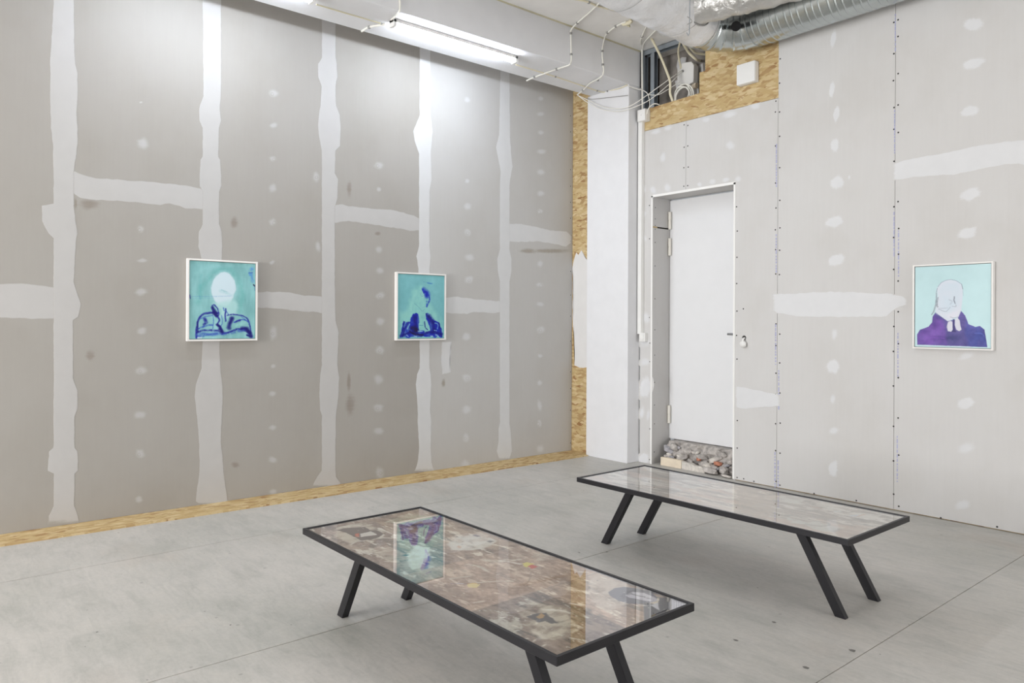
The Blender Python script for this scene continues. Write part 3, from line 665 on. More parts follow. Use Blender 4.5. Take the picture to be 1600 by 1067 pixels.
# ================================================================== TABLES
def leg_bm(x_top, x_bot, y0, y1, zt):
    bm = bmesh.new(); w2 = 0.028
    a = [bm.verts.new(p) for p in ((x_bot - w2, y0, 0), (x_bot + w2, y0, 0), (x_bot + w2, y1, 0), (x_bot - w2, y1, 0))]
    b = [bm.verts.new(p) for p in ((x_top - w2, y0, zt), (x_top + w2, y0, zt), (x_top + w2, y1, zt), (x_top - w2, y1, zt))]
    bm.faces.new(a[::-1]); bm.faces.new(b)
    for i in range(4): bm.faces.new((a[i], a[(i + 1) % 4], b[(i + 1) % 4], b[i]))
    bmesh.ops.bevel(bm, geom=bm.edges[:], offset=0.0015, segments=1, affect='EDGES'); return bm
def table(x0, x1, y0, y1, label, draw):
    ZT, TH, FR = 0.45, 0.030, 0.015
    L, W = x1 - x0, y1 - y0
    t = tag(empty('display_table', ((x0 + x1) / 2, (y0 + y1) / 2, 0)), label, 'table', 'long low display tables with printed glass tops')
    hx, hy = L / 2, W / 2
    for ax, (a, b) in (('x', (-hy, -1)), ('x', (hy, 1)), ('y', (-hx, -1)), ('y', (hx, 1))):   # four mitred rails
        bm = bmesh.new()
        if ax == 'x': q = [(-hx, a), (hx, a), (hx - FR, a - b * FR), (-hx + FR, a - b * FR)]
        else: q = [(a, -hy), (a, hy), (a - b * FR, hy - FR), (a - b * FR, -hy + FR)]
        prism(bm, q, lambda p, d: (p[0], p[1], d), ZT - TH, ZT)
        bmesh.ops.bevel(bm, geom=bm.edges[:], offset=0.001, segments=1, affect='EDGES')
        obj('frame_rail', bm, M['black'], t)
    for s in (-1, 1):
        for ya, yb in ((-hy + 0.148, -hy + 0.184), (hy - 0.184, hy - 0.148)):
            obj('leg', leg_bm(s * (hx - 0.352), s * (hx - 0.113), ya, yb, ZT - TH), M['black'], t)
    obj('base_panel', box(bmesh.new(), -hx + 0.012, -hy + 0.012, ZT - TH + 0.004, hx - 0.012, hy - 0.012, ZT - 0.012), M['black'], t)
    ix, iy = hx - FR, hy - FR
    art = draw(2 * ix, 2 * iy, lambda px, py: ((lambda p: ((p[0] - (x0 + FR)) / (2 * ix), (p[1] - (y0 + FR)) / (2 * iy)))(hit(px, py, 2, ZT - 0.008))))
    art.mesh('printed_sheet', lambda u, v: np.stack([-ix + 2 * ix * u, -iy + 2 * iy * v, np.full(u.shape, ZT - 0.009)], 1), M['print'], t)
    bm = bmesh.new(); q = [bm.verts.new(p) for p in ((-ix, -iy, ZT - 0.003), (ix, -iy, ZT - 0.003), (ix, iy, ZT - 0.003), (-ix, iy, ZT - 0.003))]; bm.faces.new(q)
    obj('glass_top', bm, M['pane'], t)
    return t
def cA(x, y): return (470 + x / 6.4, 785 + y / 6.4)
def cB(x, y): return (620 + x / 6.4, 800 + y / 6.4)
def cC(x, y): return (740 + x / 5.768, 850 + y / 5.768)
def cD(x, y): return (890 + x / 7.114, 860 + y / 7.114)
def cF(x, y): return (1220 + x / 7.62, 760 + y / 7.62)
def cE(x, y): return (1060 + x / 8.0, 735 + y / 8.0)
def near_print(wm, hm, mp):
    A = Art(wm, hm, 620, 250, mp, (164, 143, 130)); A.gain = 1.25
    A.tone(5, 6, 1, 66, (1, 0.95, 0.9)); A.tone(12, 26, 2, 80, (1, 0.98, 0.95), 5); A.tone(60, 90, 3, 60, (1, 1, 1), 3)
    ua = (mp(740, 953)[0] + mp(915, 901)[0]) / 2; ub = (mp(626, 900)[0] + mp(695, 882)[0]) / 2
    U, V = A.x / wm, A.y / hm
    right = np.clip((U - ua) * 400, 0, 1); left = np.clip((ub - U) * 400, 0, 1); mid = (1 - right) * (1 - left)
    A.bloom(4, 9, 501, .60, (112, 94, 86), .7, 50, 1 - 0.65 * mid); A.bloom(5, 11, 502, .60, (192, 170, 152), .75); A.bloom(8, 20, 503, .63, (228, 220, 206), .95, 50, 1 - 0.45 * mid); A.bloom(9, 26, 504, .63, (100, 92, 86), .6, 50, 1 - 0.6 * mid); A.bloom(14, 40, 505, .66, (238, 232, 220), .95, 50, 1 - 0.4 * mid)
    A.img = A.img + (mid * 1.0)[..., None] * np.array((16, 10, 4)) - (right * (V < 0.5))[..., None] * np.array((36, 34, 34)) + (right * (V >= 0.5))[..., None] * np.array((8, 4, -2))
    A.img = A.img - (left * (V >= 0.5))[..., None] * np.array((0, 4, 10))
    # pale dust blooms and scraped streaks
    W1, W2, W3 = (222, 214, 198), (206, 196, 180), (236, 232, 222)
    for i, (pts, c, al, pt) in enumerate([
        ([cA(*p) for p in ((330,270),(480,215),(620,195),(760,255),(840,300),(830,345),(740,375),(560,380),(520,440),(430,400),(360,340))], W1, .85, .7),
        ([cA(*p) for p in ((680,480),(880,440),(970,470),(960,600),(860,590),(770,540))], W2, .7, .9),
        ([cA(*p) for p in ((860,200),(1050,120),(1200,110),(1330,150),(1400,190),(1240,200),(1060,215))], (214,210,184), .85, .7),
        ([cA(*p) for p in ((1060,470),(1180,425),(1290,440),(1310,560),(1220,640),(1120,660),(1060,580))], (240,240,234), .95, .25),
        ([cA(*p) for p in ((1000,560),(1120,500),(1340,600),(1260,700),(1060,690))], W2, .55, .8),
        ([cB(*p) for p in ((490,330),(620,240),(860,220),(1010,290),(870,365),(690,385),(560,375))], (226,222,212), .9, .5),
        ([cB(*p) for p in ((1330,440),(1420,390),(1560,430),(1590,470),(1400,475))], W1, .75, .8),
        ([cB(*p) for p in ((700,180),(900,190),(1020,270),(900,250),(760,215))], (200,178,160), .6, .4),
        ([cC(*p) for p in ((380,600),(520,520),(700,540),(890,600),(900,700),(1000,740),(840,860),(620,850),(520,770),(460,690))], (214,206,186), .8, 1.0),
        ([cD(*p) for p in ((230,250),(420,230),(640,330),(700,500),(560,640),(380,680),(240,560))], (226,214,200), .75, .5),
        ]): A.poly(pts, c, al, 0.012, 0.05, 18, 40 + i, pt * 0.7, 34)
    for i, (pts, wd, c) in enumerate([
        ([cA(380,245), cA(520,225), cA(640,240)], .012, W3), ([cA(740,290), cA(830,320), cA(790,350), cA(950,352)], .013, W3), ([cA(500,420), cA(560,390), cA(640,380)], .009, W3),
        ([cA(690,485), cA(760,500), cA(850,480)], .02, W1), ([cA(840,585), cA(940,590)], .016, W1), ([cA(370,265), cA(470,270), cA(520,280)], .012, W1),
        ([cB(700,520), cB(800,540), cB(910,585)], .022, W1), ([cB(870,475), cB(960,490), cB(1040,488)], .030, W1), ([cB(1040,488), cB(1100,492), cB(1150,500), cB(1240,515)], .02, W3), ([cB(1090,470), cB(1160,480), cB(1230,470)], .028, W1),
        ([cB(800,705), cB(960,690), cB(1160,690)], .014, W1), ([cB(540,665), cB(640,650), cB(720,640)], .022, W2), ([cB(780,900), cB(860,890)], .02, W1), ([cB(1390,660), cB(1480,700), cB(1540,730)], .008, (206,188,170)),
        ([cC(640,590), cC(760,590), cC(885,620)], .024, W3), ([cC(540,780), cC(600,810), cC(630,840)], .03, W1), ([cC(880,530), cC(970,550)], .014, W3), ([cC(0,190), cC(60,200), cC(120,235)], .018, W1), ([cD(110,235), cD(200,240)], .012, W3),
        ([cC(240,660), cC(290,655)], .008, W3), ([cC(360,730), cC(390,740)], .012, W1), ([cC(370,780), cC(410,775)], .009, W3), ([cC(150,280), cC(260,300), cC(370,330)], .006, (196,174,156)), ([cC(530,290), cC(600,320), cC(680,360)], .007, (212,192,172)), ([cC(520,250), cC(500,330), cC(450,370)], .008, (168,146,130))]):
        A.stroke(pts, wd, c, 0.95, 90 + i, 0.3)
    D1 = (96, 82, 78)
    A.poly([cA(*p) for p in ((360,275),(440,255),(640,240),(690,275),(760,275),(822,312),(790,345),(700,372),(600,376),(520,335),(450,300))], D1, 0.92, .004, .012, 40, 201)
    A.poly([cA(*p) for p in ((590,312),(700,285),(770,322),(700,330),(600,345))], (226,220,212), 1, .004, .01, 40, 202)
    A.poly([cA(*p) for p in ((540,312),(585,305),(580,346),(548,340))], (205,92,60), 1, .004, .006, 40, 203)
    A.poly([cA(*p) for p in ((1010,525),(1050,515),(1085,522),(1050,535))], (70,82,84), .9, .004, .004, 40, 204)
    A.stroke([cA(995,585), cA(1070,572)], .006, (52,60,62), .9, 205, .2)
    A.stroke([cA(1250,660), cA(1270,600), cA(1290,540)], .02, (98,88,150), .75, 206, .6)  # painted-in reflection of the blue jacket from the wall painting
    A.poly([cB(*p) for p in ((895,290),(930,280),(975,290),(930,302))], (104,100,96), .95, .003, .003, 40, 207)
    A.poly([cB(*p) for p in ((755,228),(790,222),(840,240),(800,246))], (110,96,106), .95, .003, .003, 40, 208)
    A.poly([cB(*p) for p in ((1255,510),(1300,498),(1385,515),(1330,530),(1300,555),(1265,540))], (226,214,110), 1, .004, .008, 50, 209)
    A.poly([cB(*p) for p in ((1310,540),(1350,522),(1410,540),(1360,565))], (206,84,72), 1, .004, .008, 50, 210)
    A.poly([cB(*p) for p in ((700,722),(760,703),(835,722),(800,755),(720,750))], (232,214,150), 1, .004, .004, 50, 211)
    A.stroke([cB(705,715), cB(770,708), cB(820,716)], .006, (216,150,60), .9, 212, .2)
    A.stroke([cB(540,712), cB(620,714), cB(705,718)], .007, (120,100,130), .9, 213, .2); A.stroke([cB(600,708), cB(660,712)], .009, (232,232,236), .95, 214, .2)
    A.poly([cB(*p) for p in ((600,345),(620,330),(645,345),(630,365))], (206,170,140), .9, .004, .004, 50, 215)
    A.poly([cC(*p) for p in ((470,650),(560,625),(650,615),(740,690),(770,705),(700,715),(640,690),(580,700),(520,670))], (74,72,76), .95, .005, .014, 40, 216)
    A.poly([cC(*p) for p in ((570,650),(610,615),(650,640),(620,665),(585,668))], (176,140,92), 1, .004, .012, 50, 217)
    # grey-toned clipping of a figure in a wide hat, lying sideways
    G = lambda *q: [cD(*p) for p in q]
    A.poly(G((430,460),(500,415),(600,400),(760,420),(900,450),(980,520),(930,570),(800,592),(660,590),(540,555),(450,500)), (104,101,112), 1, .003, .002, 30, 218)
    A.poly(G((560,500),(640,450),(740,425),(900,450),(970,480),(900,470),(760,450),(660,480),(600,540)), (78,76,86), 1, .004, .002, 30, 219)
    A.poly(G((620,495),(700,455),(830,470),(950,520),(985,550),(930,570),(840,555),(720,530),(660,520)), (196,192,200), 1, .003, .002, 30, 220)
    A.stroke(G((690,480), (760,500), (830,510)), .010, (70,68,76), .9, 221, .3); A.stroke(G((860,525), (900,530)), .008, (84,80,90), .9, 222, .3); A.stroke(G((650,490), (690,470)), .01, (120,116,124), .8, 223, .3)
    A.poly(G((820,565),(900,585),(980,600),(1000,520),(1120,520),(1125,655),(960,735),(830,775)), (84,83,88), 1, .003, .003, 30, 224)
    A.poly(G((895,605),(980,575),(1000,665),(960,640),(930,620)), (206,204,208), 1, .003, .003, 30, 225)
    A.poly(G((1125,520),(1330,585),(1130,665)), (206,204,212), 1, .003, .002, 30, 226)
    for k in range(6): A.stroke(G((1135 + k * 26, 535 + k * 9), (1135 + k * 26, 655 - k * 9)), .004, (70,70,80), .8, 230 + k, .5, False)
    A.flecks(260, .0035, (234,228,216), 7, .85); A.flecks(160, .003, (70,62,58), 8, .8); A.flecks(34, .010, (230,222,208), 9, .8, 2.5)
    A.flecks(170, .0035, (52,48,46), 10, .85, 2.0, lambda u, v: u > ua and v < 0.55)
    A.img = A.img * (1 - 0.16 * np.exp(-((U - ua) * wm / .004) ** 2))[..., None] * (1 - 0.1 * np.exp(-((V - .5) * hm / .004) ** 2))[..., None]
    return A
def far_print(wm, hm, mp):
    A = Art(wm, hm, 520, 200, mp, (176, 166, 155))
    A.gain = 1.25; A.tone(4, 9, 21, 66, (1, 0.97, 0.94)); A.tone(7, 40, 22, 110, (1, 0.98, 0.95), 5); A.tone(50, 90, 23, 28, (1, 1, 1), 3)
    A.bloom(4, 14, 511, .58, (132, 122, 112), .75); A.bloom(5, 18, 512, .58, (212, 206, 194), .85); A.bloom(8, 34, 513, .62, (226, 222, 214), .9); A.bloom(9, 40, 514, .62, (120, 112, 104), .7); A.bloom(5, 12, 515, .62, (190, 164, 146), .7)
    U, V = A.x / wm, A.y / hm
    A.img = A.img + (np.clip((0.63 - U) * 300, 0, 1) * np.clip((U - .36) * 300, 0, 1))[..., None] * np.array((10, 4, -2))
    K = [(([cF(*p) for p in ((0,100),(140,110),(300,160),(160,200),(0,170))]), (210,206,196)), (([cF(*p) for p in ((480,270),(600,230),(760,300),(950,310),(1220,340),(1100,390),(900,370),(620,300))]), (216,212,202)),
         (([cF(*p) for p in ((290,440),(400,400),(660,500),(680,550),(480,540),(340,480))]), (204,204,196)), (([cF(*p) for p in ((620,400),(760,410),(860,450),(700,440))]), (222,216,206)), (([cF(*p) for p in ((60,360),(220,400),(320,440),(120,440))]), (200,202,194)),
         (([cF(*p) for p in ((660,540),(860,460),(1060,470),(820,600),(720,610))]), (182,160,144)), (([cE(*p) for p in ((730,200),(900,210),(1240,420),(1100,600),(760,520))]), (184,168,152)), (([cE(*p) for p in ((1270,330),(1500,380),(1580,420),(1400,400))]), (210,208,198))]
    for i, (p, c) in enumerate(K): A.poly(p, c, .9, .012, .05, 16, 60 + i, .35, 30)
    for i, (p, wd, c) in enumerate([([cF(300,445), cF(440,470), cF(570,460), cF(540,425), cF(400,410)], .016, (140,136,128)), ([cF(720,300), cF(780,310), cF(860,300)], .016, (146,140,128)), ([cF(840,345), cF(910,340)], .02, (190,208,226)), ([cF(640,295), cF(710,295)], .02, (206,220,224)),
                                    ([cF(130,280), cF(300,290), cF(460,280)], .03, (146,138,128)), ([cF(470,320), cF(620,390), cF(840,400)], .02, (158,148,138)), ([cF(50,350), cF(140,340)], .02, (140,142,134)), ([cF(240,280), cF(275,288)], .012, (232,230,224)), ([cF(920,350), cF(1000,330)], .014, (196,160,134)),
                                    ([cE(730,430), cE(850,455), cE(970,488)], .014, (134,124,114)), ([cE(1050,310), cE(1150,310)], .012, (134,126,118)), ([cE(1060,318), cE(1140,318)], .006, (196,190,180)), ([cE(1220,340), cE(1330,360)], .008, (120,112,104)), ([cE(720,180), cE(880,200)], .025, (150,140,130))]):
        A.stroke(p, wd, c, .95, 130 + i, .3)
    for k in range(16):
        r = np.random.RandomState(300 + k); px = 930 + r.rand() * 230; py = 738 + (px - 930) * .2 + r.rand() * 14
        A.stroke([(px, py), (px + 16, py - 2 + r.rand() * 6), (px + 34, py + 5)], .014, ((206,200,190), (128,118,104), (150,136,116))[k % 3], .7, 330 + k, .6)
    A.flecks(120, .003, (230,226,218), 31, .8); A.flecks(60, .003, (90,84,78), 32, .8); A.flecks(16, .010, (222,216,206), 33, .7, 2.5)
    return A
table(-3.552, -1.684, 1.600, 2.308, 'long low black-framed table in front with brown paint-spattered printed top', near_print)
table(-3.556, -1.700, 3.556, 4.259, 'long low black-framed table by the door wall with pale marbled printed top', far_print)

# ================================================================== PAINTINGS
def painting(corner, du, w_, h_, dep, fw, label, draw, nrm):
    """corner: upper-left front corner on the wall plane; du: unit vector to the right; nrm: out of the wall"""
    du = Vector(du); n = Vector(nrm); up = Vector((0, 0, 1)); c0 = Vector(corner)
    cen = c0 + du * w_ / 2 - up * h_ / 2
    t = tag(empty('framed_painting', tuple(cen)), label, 'painting', 'framed paintings of a figure')
    def at(u, v, d): return du * u + up * v + n * d
    hw, hh = w_ / 2, h_ / 2
    bm = bmesh.new()
    o = [(-hw, -hh), (hw, -hh), (hw, hh), (-hw, hh)]; i_ = [(-hw + fw, -hh + fw), (hw - fw, -hh + fw), (hw - fw, hh - fw), (-hw + fw, hh - fw)]
    of = [bm.verts.new(at(*p, dep)) for p in o]; inf = [bm.verts.new(at(*p, dep)) for p in i_]; ob = [bm.verts.new(at(*p, 0.001)) for p in o]; ib = [bm.verts.new(at(*p, 0.004)) for p in i_]
    for k in range(4):
        j = (k + 1) % 4
        bm.faces.new((of[k], of[j], inf[j], inf[k])); bm.faces.new((of[k], ob[k], ob[j], of[j])); bm.faces.new((inf[k], inf[j], ib[j], ib[k])); bm.faces.new((ob[k], ib[k], ib[j], ob[j]))
    obj('frame', bm, M['frameW'], t)
    gap = 0.004; cw, ch = hw - fw - gap, hh - fw - gap
    bm = bmesh.new(); vs = [bm.verts.new(at(x, y, d)) for d in (0.004, dep - 0.009) for x, y in ((-cw, -ch), (cw, -ch), (cw, ch), (-cw, ch))]
    for k in range(4): j = (k + 1) % 4; bm.faces.new((vs[k], vs[j], vs[4 + j], vs[4 + k]))
    bm.faces.new(vs[4:]); bm.faces.new(vs[:4][::-1])
    obj('stretcher', bm, M['dark'], t)
    A = draw(2 * cw, 2 * ch)
    def to3(u, v):
        x = -cw + 2 * cw * u; y = ch - 2 * ch * v
        D = np.array(du); N = np.array(n)
        return x[:, None] * D + y[:, None] * np.array([0, 0, 1.0]) + (dep - 0.008) * N
    A.mesh('canvas', to3, M['paint'], t)
    return t
def quad_map(TL, TR, BR, BL):
    def f(x, y):
        u = (x - TL[0]) / (TR[0] - TL[0]); t = TL[1] + (TR[1] - TL[1]) * u; b = BL[1] + (BR[1] - BL[1]) * u
        return (u, (y - t) / (b - t))
    return f
def art1(wm, hm):
    A = Art(wm, hm, 230, 270, quad_map((115,103),(803,148),(800,935),(113,938)), (134, 188, 190))
    A.tone(6, 5, 1, 40); A.tone(34, 8, 2, 30)
    A.stroke([(200,560),(240,380),(330,260),(460,200),(580,260),(650,400),(650,640)], .075, (96,172,168), .75, 3, .5, soft=.7)
    A.stroke([(150,250),(300,180),(500,150),(700,160)], .05, (150,206,206), .6, 4, .6, soft=.8); A.stroke([(140,300),(150,420),(170,520)], .05, (150,204,206), .6, 6, .6, soft=.8)
    A.stroke([(230,260),(215,400),(225,500)], .03, (100,176,178), .6, 8, .5, soft=.8); A.stroke([(620,340),(640,480),(620,700)], .06, (142,200,200), .6, 9, .5, soft=.8)
    A.gain = 1.0; E = [(462 + 126 * math.cos(a) * (1 - .07 * math.sin(a)), 412 + 178 * math.sin(a)) for a in np.linspace(0, 6.28, 26)[:-1]]
    A.poly([(x * 1.0, y) for x, y in E], (196,220,228), .55, .05, .02, 20, 10); A.poly(E, (206,224,233), .95, .012, .02, 20, 11)
    A.poly([(350,560),(560,520),(610,580),(600,680),(430,720),(420,620)], (176,216,216), .8, .03, .03, 20, 12)
    A.stroke([(430,430),(490,450),(560,480),(590,470)], .035, (150,200,206), .8, 13, .4, soft=.8); A.stroke([(440,420),(500,440)], .012, (140,190,200), .7, 14, .4)
    A.stroke([(115,487),(300,486),(540,484)], .010, (84,140,190), .75, 15, .5, soft=.8); A.stroke([(115,507),(220,505),(360,503)], .008, (92,146,188), .6, 16, .6, soft=.8)
    A.stroke([(117,470),(122,505)], .012, (30,30,130), .95, 17, .2); A.stroke([(215,480),(220,515)], .010, (80,130,180), .5, 18, .4)
    A.stroke([(770,200),(755,250),(770,320)], .05, (78,138,206), .8, 19, .6); A.stroke([(735,242),(770,240)], .012, (40,70,170), .9, 20, .4); A.stroke([(785,370),(797,380)], .016, (14,16,60), 1, 21, .1); A.stroke([(796,380),(798,430)], .006, (30,60,140), .8, 22, .3)
    A.gain = 1.3; N1, N2, N3 = (16,16,136), (10,8,104), (40,70,176)
    for i, (p, wd, c, al, dry) in enumerate([
        ([(185,920),(188,840),(205,740),(250,680),(330,660),(400,665)], .018, N1, 1, .25), ([(345,585),(365,575),(400,620),(412,680),(385,695),(355,650),(345,600)], .012, N1, .9, .4), ([(350,600),(375,650),(390,690)], .028, N2, .9, .5), ([(365,660),(395,690)], .03, N2, 1, .2),
        ([(215,730),(280,700),(350,690)], .009, N3, .8, .6), ([(270,720),(285,760),(270,780)], .024, N1, .9, .5), ([(355,700),(358,760),(350,830)], .008, N3, .8, .5), ([(200,830),(280,800),(350,790)], .016, N3, .85, .6), ([(190,870),(260,850),(380,850),(440,860)], .018, N1, .85, .55),
        ([(190,895),(240,880),(330,890),(450,880)], .030, N3, .75, .6), ([(180,920),(260,910)], .014, N3, .7, .6), ([(400,700),(420,740),(400,780),(440,830),(450,870)], .014, N1, .95, .3), ([(395,790),(430,815)], .024, N2, 1, .3), ([(430,840),(450,870)], .034, N2, 1, .2),
        ([(445,690),(450,760),(440,800)], .008, N3, .8, .5), ([(485,620),(480,680),(485,750)], .014, N1, .95, .3), ([(490,640),(520,690)], .008, N3, .8, .5), ([(460,610),(470,640)], .010, N3, .8, .4), ([(500,690),(560,680),(640,690),(710,720),(745,790),(760,900)], .012, N1, .95, .4),
        ([(545,720),(530,780),(522,825)], .040, N2, 1, .2), ([(575,765),(630,740),(700,740),(740,770)], .012, N3, .9, .5), ([(590,760),(640,745)], .016, N1, .9, .4), ([(450,890),(520,870),(600,840),(690,830)], .016, N1, .95, .35), ([(660,840),(720,850),(750,910)], .04, N2, 1, .25), ([(690,840),(745,880)], .03, N2, 1, .2),
        ([(460,890),(560,870),(680,850)], .03, N3, .6, .7), ([(720,900),(765,915)], .02, N2, 1, .2), ([(600,800),(700,770)], .03, (150,206,204), .6, .5), ([(650,700),(720,760)], .010, N3, .7, .6), ([(195,760),(200,860)], .014, N2, .9, .3)]):
        A.stroke(p, wd, c, al, 40 + i, dry * 0.75)
    A.stroke([(200,925),(235,925)], .010, (226,232,238), .95, 90, .1)
    return A
def art2(wm, hm):
    A = Art(wm, hm, 230, 270, quad_map((120,95),(720,135),(720,975),(120,978)), (118, 180, 186))
    A.tone(5, 5, 4, 20); A.tone(18, 18, 5, 16)
    A.poly([(300,330),(400,260),(470,270),(520,350),(540,520),(600,620),(690,760),(700,960),(140,960),(150,800),(240,600),(290,430)], (142,204,196), .8, .05, .05, 16, 6, .3)
    A.poly([(140,620),(260,580),(300,700),(200,740),(130,760)], (140,200,192), .7, .05, .05, 16, 8); A.stroke([(290,640),(300,480),(360,340)], .05, (160,216,206), .6, 9, .5, soft=.8)
    A.stroke([(400,340),(430,415),(450,410),(430,340)], .008, (206,226,226), .9, 10, .4); A.stroke([(405,350),(420,400),(445,420)], .006, (60,110,150), .8, 11, .4)
    A.stroke([(330,500),(390,560),(430,610),(460,580)], .008, (84,140,160), .8, 12, .5); A.stroke([(430,560),(480,540)], .006, (96,150,170), .7, 13, .5)
    A.gain = 1.3; B1, B2, B3 = (10,26,168), (8,10,120), (18,8,62)
    A.stroke([(470,330),(495,360),(490,390)], .06, B1, .95, 14, .3); A.stroke([(430,310),(450,360)], .018, B1, .9, 15, .5); A.stroke([(515,390),(525,450),(500,520),(490,545)], .022, B1, .95, 16, .4); A.stroke([(490,470),(490,540)], .02, (40,90,190), .7, 17, .6)
    A.stroke([(500,225),(530,228),(560,238)], .014, (50,110,180), .9, 18, .4); A.stroke([(440,210),(510,222)], .006, (84,140,180), .7, 19, .5)
    A.poly([(310,640),(380,650),(385,860),(470,880),(460,960),(140,965),(160,870),(190,740),(270,750)], B1, .95, .006, .03, 24, 20, .35, 26)
    A.poly([(470,650),(510,640),(560,730),(650,760),(690,860),(700,960),(440,960),(470,890),(540,870)], B1, .95, .006, .03, 24, 21, .35, 26)
    for i, (p, wd, c) in enumerate([([(340,700),(345,800),(330,860)], .06, B2), ([(300,830),(350,850),(320,890)], .05, B3), ([(200,750),(190,830),(170,900)], .02, B2), ([(250,760),(210,850),(180,950)], .016, B2), ([(270,780),(240,850)], .012, (150,206,202)), ([(215,760),(200,820)], .010, (140,196,200)),
                                    ([(520,680),(570,770),(580,870)], .05, B2), ([(650,770),(670,880),(690,950)], .018, B2), ([(600,770),(640,790),(630,850)], .012, (120,176,206)), ([(460,750),(470,830),(500,860)], .012, B2), ([(390,800),(440,800)], .006, (60,120,170)), ([(160,940),(300,900),(420,930)], .03, B2), ([(440,920),(560,890),(690,930)], .03, B2),
                                    ([(270,880),(330,920),(440,930)], .018, B3), ([(380,880),(430,880)], .014, (170,216,220)), ([(610,930),(640,950)], .016, (160,206,220)), ([(540,945),(570,945)], .014, (190,220,230)), ([(590,870),(620,875)], .010, (150,200,220)), ([(230,930),(250,950)], .010, (170,206,226)), ([(330,945),(360,955)], .010, (170,206,226)), ([(480,640),(520,700)], .012, (10,30,100))]):
        A.stroke(p, wd, c, .95, 60 + i, .3)
    return A
def art3(wm, hm):
    A = Art(wm, hm, 250, 280, quad_map((92,135),(898,97),(895,1000),(92,978)), (194, 223, 226))
    A.tone(3, 3, 11, 18); A.tone(12, 12, 12, 8)
    U = A.x / wm; A.img = A.img + (np.clip(U - .5, 0, 1) * 18)[..., None]
    jk = [(118,960),(118,850),(150,800),(250,768),(285,720),(290,660),(320,622),(380,660),(455,712),(500,700),(560,690),(570,620),(590,592),(640,650),(670,740),(740,772),(790,765),(835,800),(850,880),(865,985),(700,980),(500,972)]
    A.poly(jk, (94,84,150), 1, .004, .006, 20, 13)
    jm = np.clip(0.5 - A.dist(A.P(jk), True, .006, 20, 13) / .004, 0, 1)
    A.poly([(120,955),(122,850),(155,805),(255,775),(295,700),(310,640),(400,700),(430,800),(440,960)], (122,84,172), .9, .03, .04, 14, 14, .3, 20, clip=jm)
    A.poly([(640,700),(700,765),(800,775),(850,880),(862,980),(660,975),(640,850)], (80,88,164), .95, .03, .04, 14, 15, .3, 20, clip=jm)
    A.poly([(440,720),(620,680),(640,960),(450,960)], (90,84,144), .9, .03, .02, 14, 16, clip=jm)
    A.tone(10, 16, 17, 0)
    n = fbm(A.x * 14, A.y * 20, 77) - .5; d = A.dist(A.P(jk), True); A.img = A.img + np.where(d < 0, n * 60, 0)[..., None] * np.array((1, .8, 1))
    A.stroke([(240,880),(330,885),(420,890)], .012, (126,84,180), .8, 18, .5); A.stroke([(740,840),(800,840),(830,870)], .014, (96,108,190), .8, 19, .5)
    hd = [(335,360),(380,300),(460,268),(540,280),(600,320),(612,400),(605,520),(595,590),(570,660),(500,690),(455,712),(380,660),(320,615),(330,540),(345,440)]
    A.poly(hd, (214,220,230), 1, .004, .004, 20, 20)
    A.poly([(345,370),(400,310),(560,300),(600,400),(560,540),(470,600),(360,590)], (205,218,228), .9, .04, .02, 14, 21, .3, 16)
    A.poly([(440,640),(560,600),(590,590),(560,660),(470,690)], (222,222,232), .9, .02, .01, 14, 22)
    for p in ([(455,720),(480,705),(505,715),(508,800),(490,822),(455,815),(440,770)], [(530,690),(555,672),(580,700),(590,760),(600,800),(575,815),(545,800),(528,750)]): A.poly(p, (216,216,226), 1, .004, .003, 20, 23)
    A.poly([(508,690),(526,690),(530,800),(545,825),(490,825),(508,800)], (70,64,120), 1, .004, .003, 20, 24)
    for i, (p, wd, c, al) in enumerate([([(345,345),(390,295),(470,268),(540,280),(600,318)], .006, (120,140,160), .8), ([(330,410),(325,520),(300,600),(278,640)], .010, (120,126,140), .9), ([(345,460),(335,540),(345,560)], .016, (140,146,156), .9), ([(325,520),(300,620)], .012, (170,180,188), .9), ([(330,400),(340,360)], .006, (90,100,120), .8),
                                        ([(522,450),(520,490),(530,520)], .012, (110,116,130), .9), ([(500,550),(540,555),(540,535)], .005, (130,134,148), .8), ([(350,580),(400,600),(440,604),(480,560)], .005, (130,140,156), .8), ([(360,575),(450,570)], .014, (186,194,206), .8), ([(470,480),(500,500),(480,530)], .016, (180,190,202), .7),
                                        ([(480,665),(520,675),(565,665)], .005, (120,124,140), .8), ([(600,318),(612,370)], .006, (80,90,110), .8), ([(612,380),(618,440)], .004, (150,170,180), .7), ([(320,618),(390,670),(455,715)], .005, (90,84,130), .8), ([(445,740),(450,810)], .004, (90,84,130), .7)]):
        A.stroke(p, wd, c, al, 100 + i, .25)
    A.stroke([(115,962),(400,970),(700,983)], .008, (196,190,210), .8, 130, .6)
    return A
ax = Vector((XK, 1, 0)).normalized(); nl = Vector((1, -XK, 0)).normalized()
DEP = 0.042
def on_left(px, py):
    # front face of a frame DEP in front of the left wall
    d = ray(px, py); t = (XC0 + DEP) / (d[0] - XK * d[1]); p = EYEP + t * d; return Vector(p)
a, b, c = on_left(293.2, 403.2), on_left(402.8, 409.8), on_left(293.2, 533.2)
painting(tuple(a - nl * DEP), ax, (b - a).length, a.z - c.z, DEP, 0.014, 'white framed teal painting of a blank white face with blue scribbled shoulders', art1, nl)
a, b, c = on_left(620.0, 424.5), on_left(697.2, 429.3), on_left(620.0, 532)
painting(tuple(a - nl * DEP), ax, (b - a).length, a.z - c.z, DEP, 0.014, 'white framed teal painting of a long-haired figure with dense deep blue jacket', art2, nl)
a, b, c = [Vector(hit(x, y, 1, YB - DEP)) for x, y in ((1426.2, 414.5), (1551.8, 407.7), (1426.2, 544.2))]
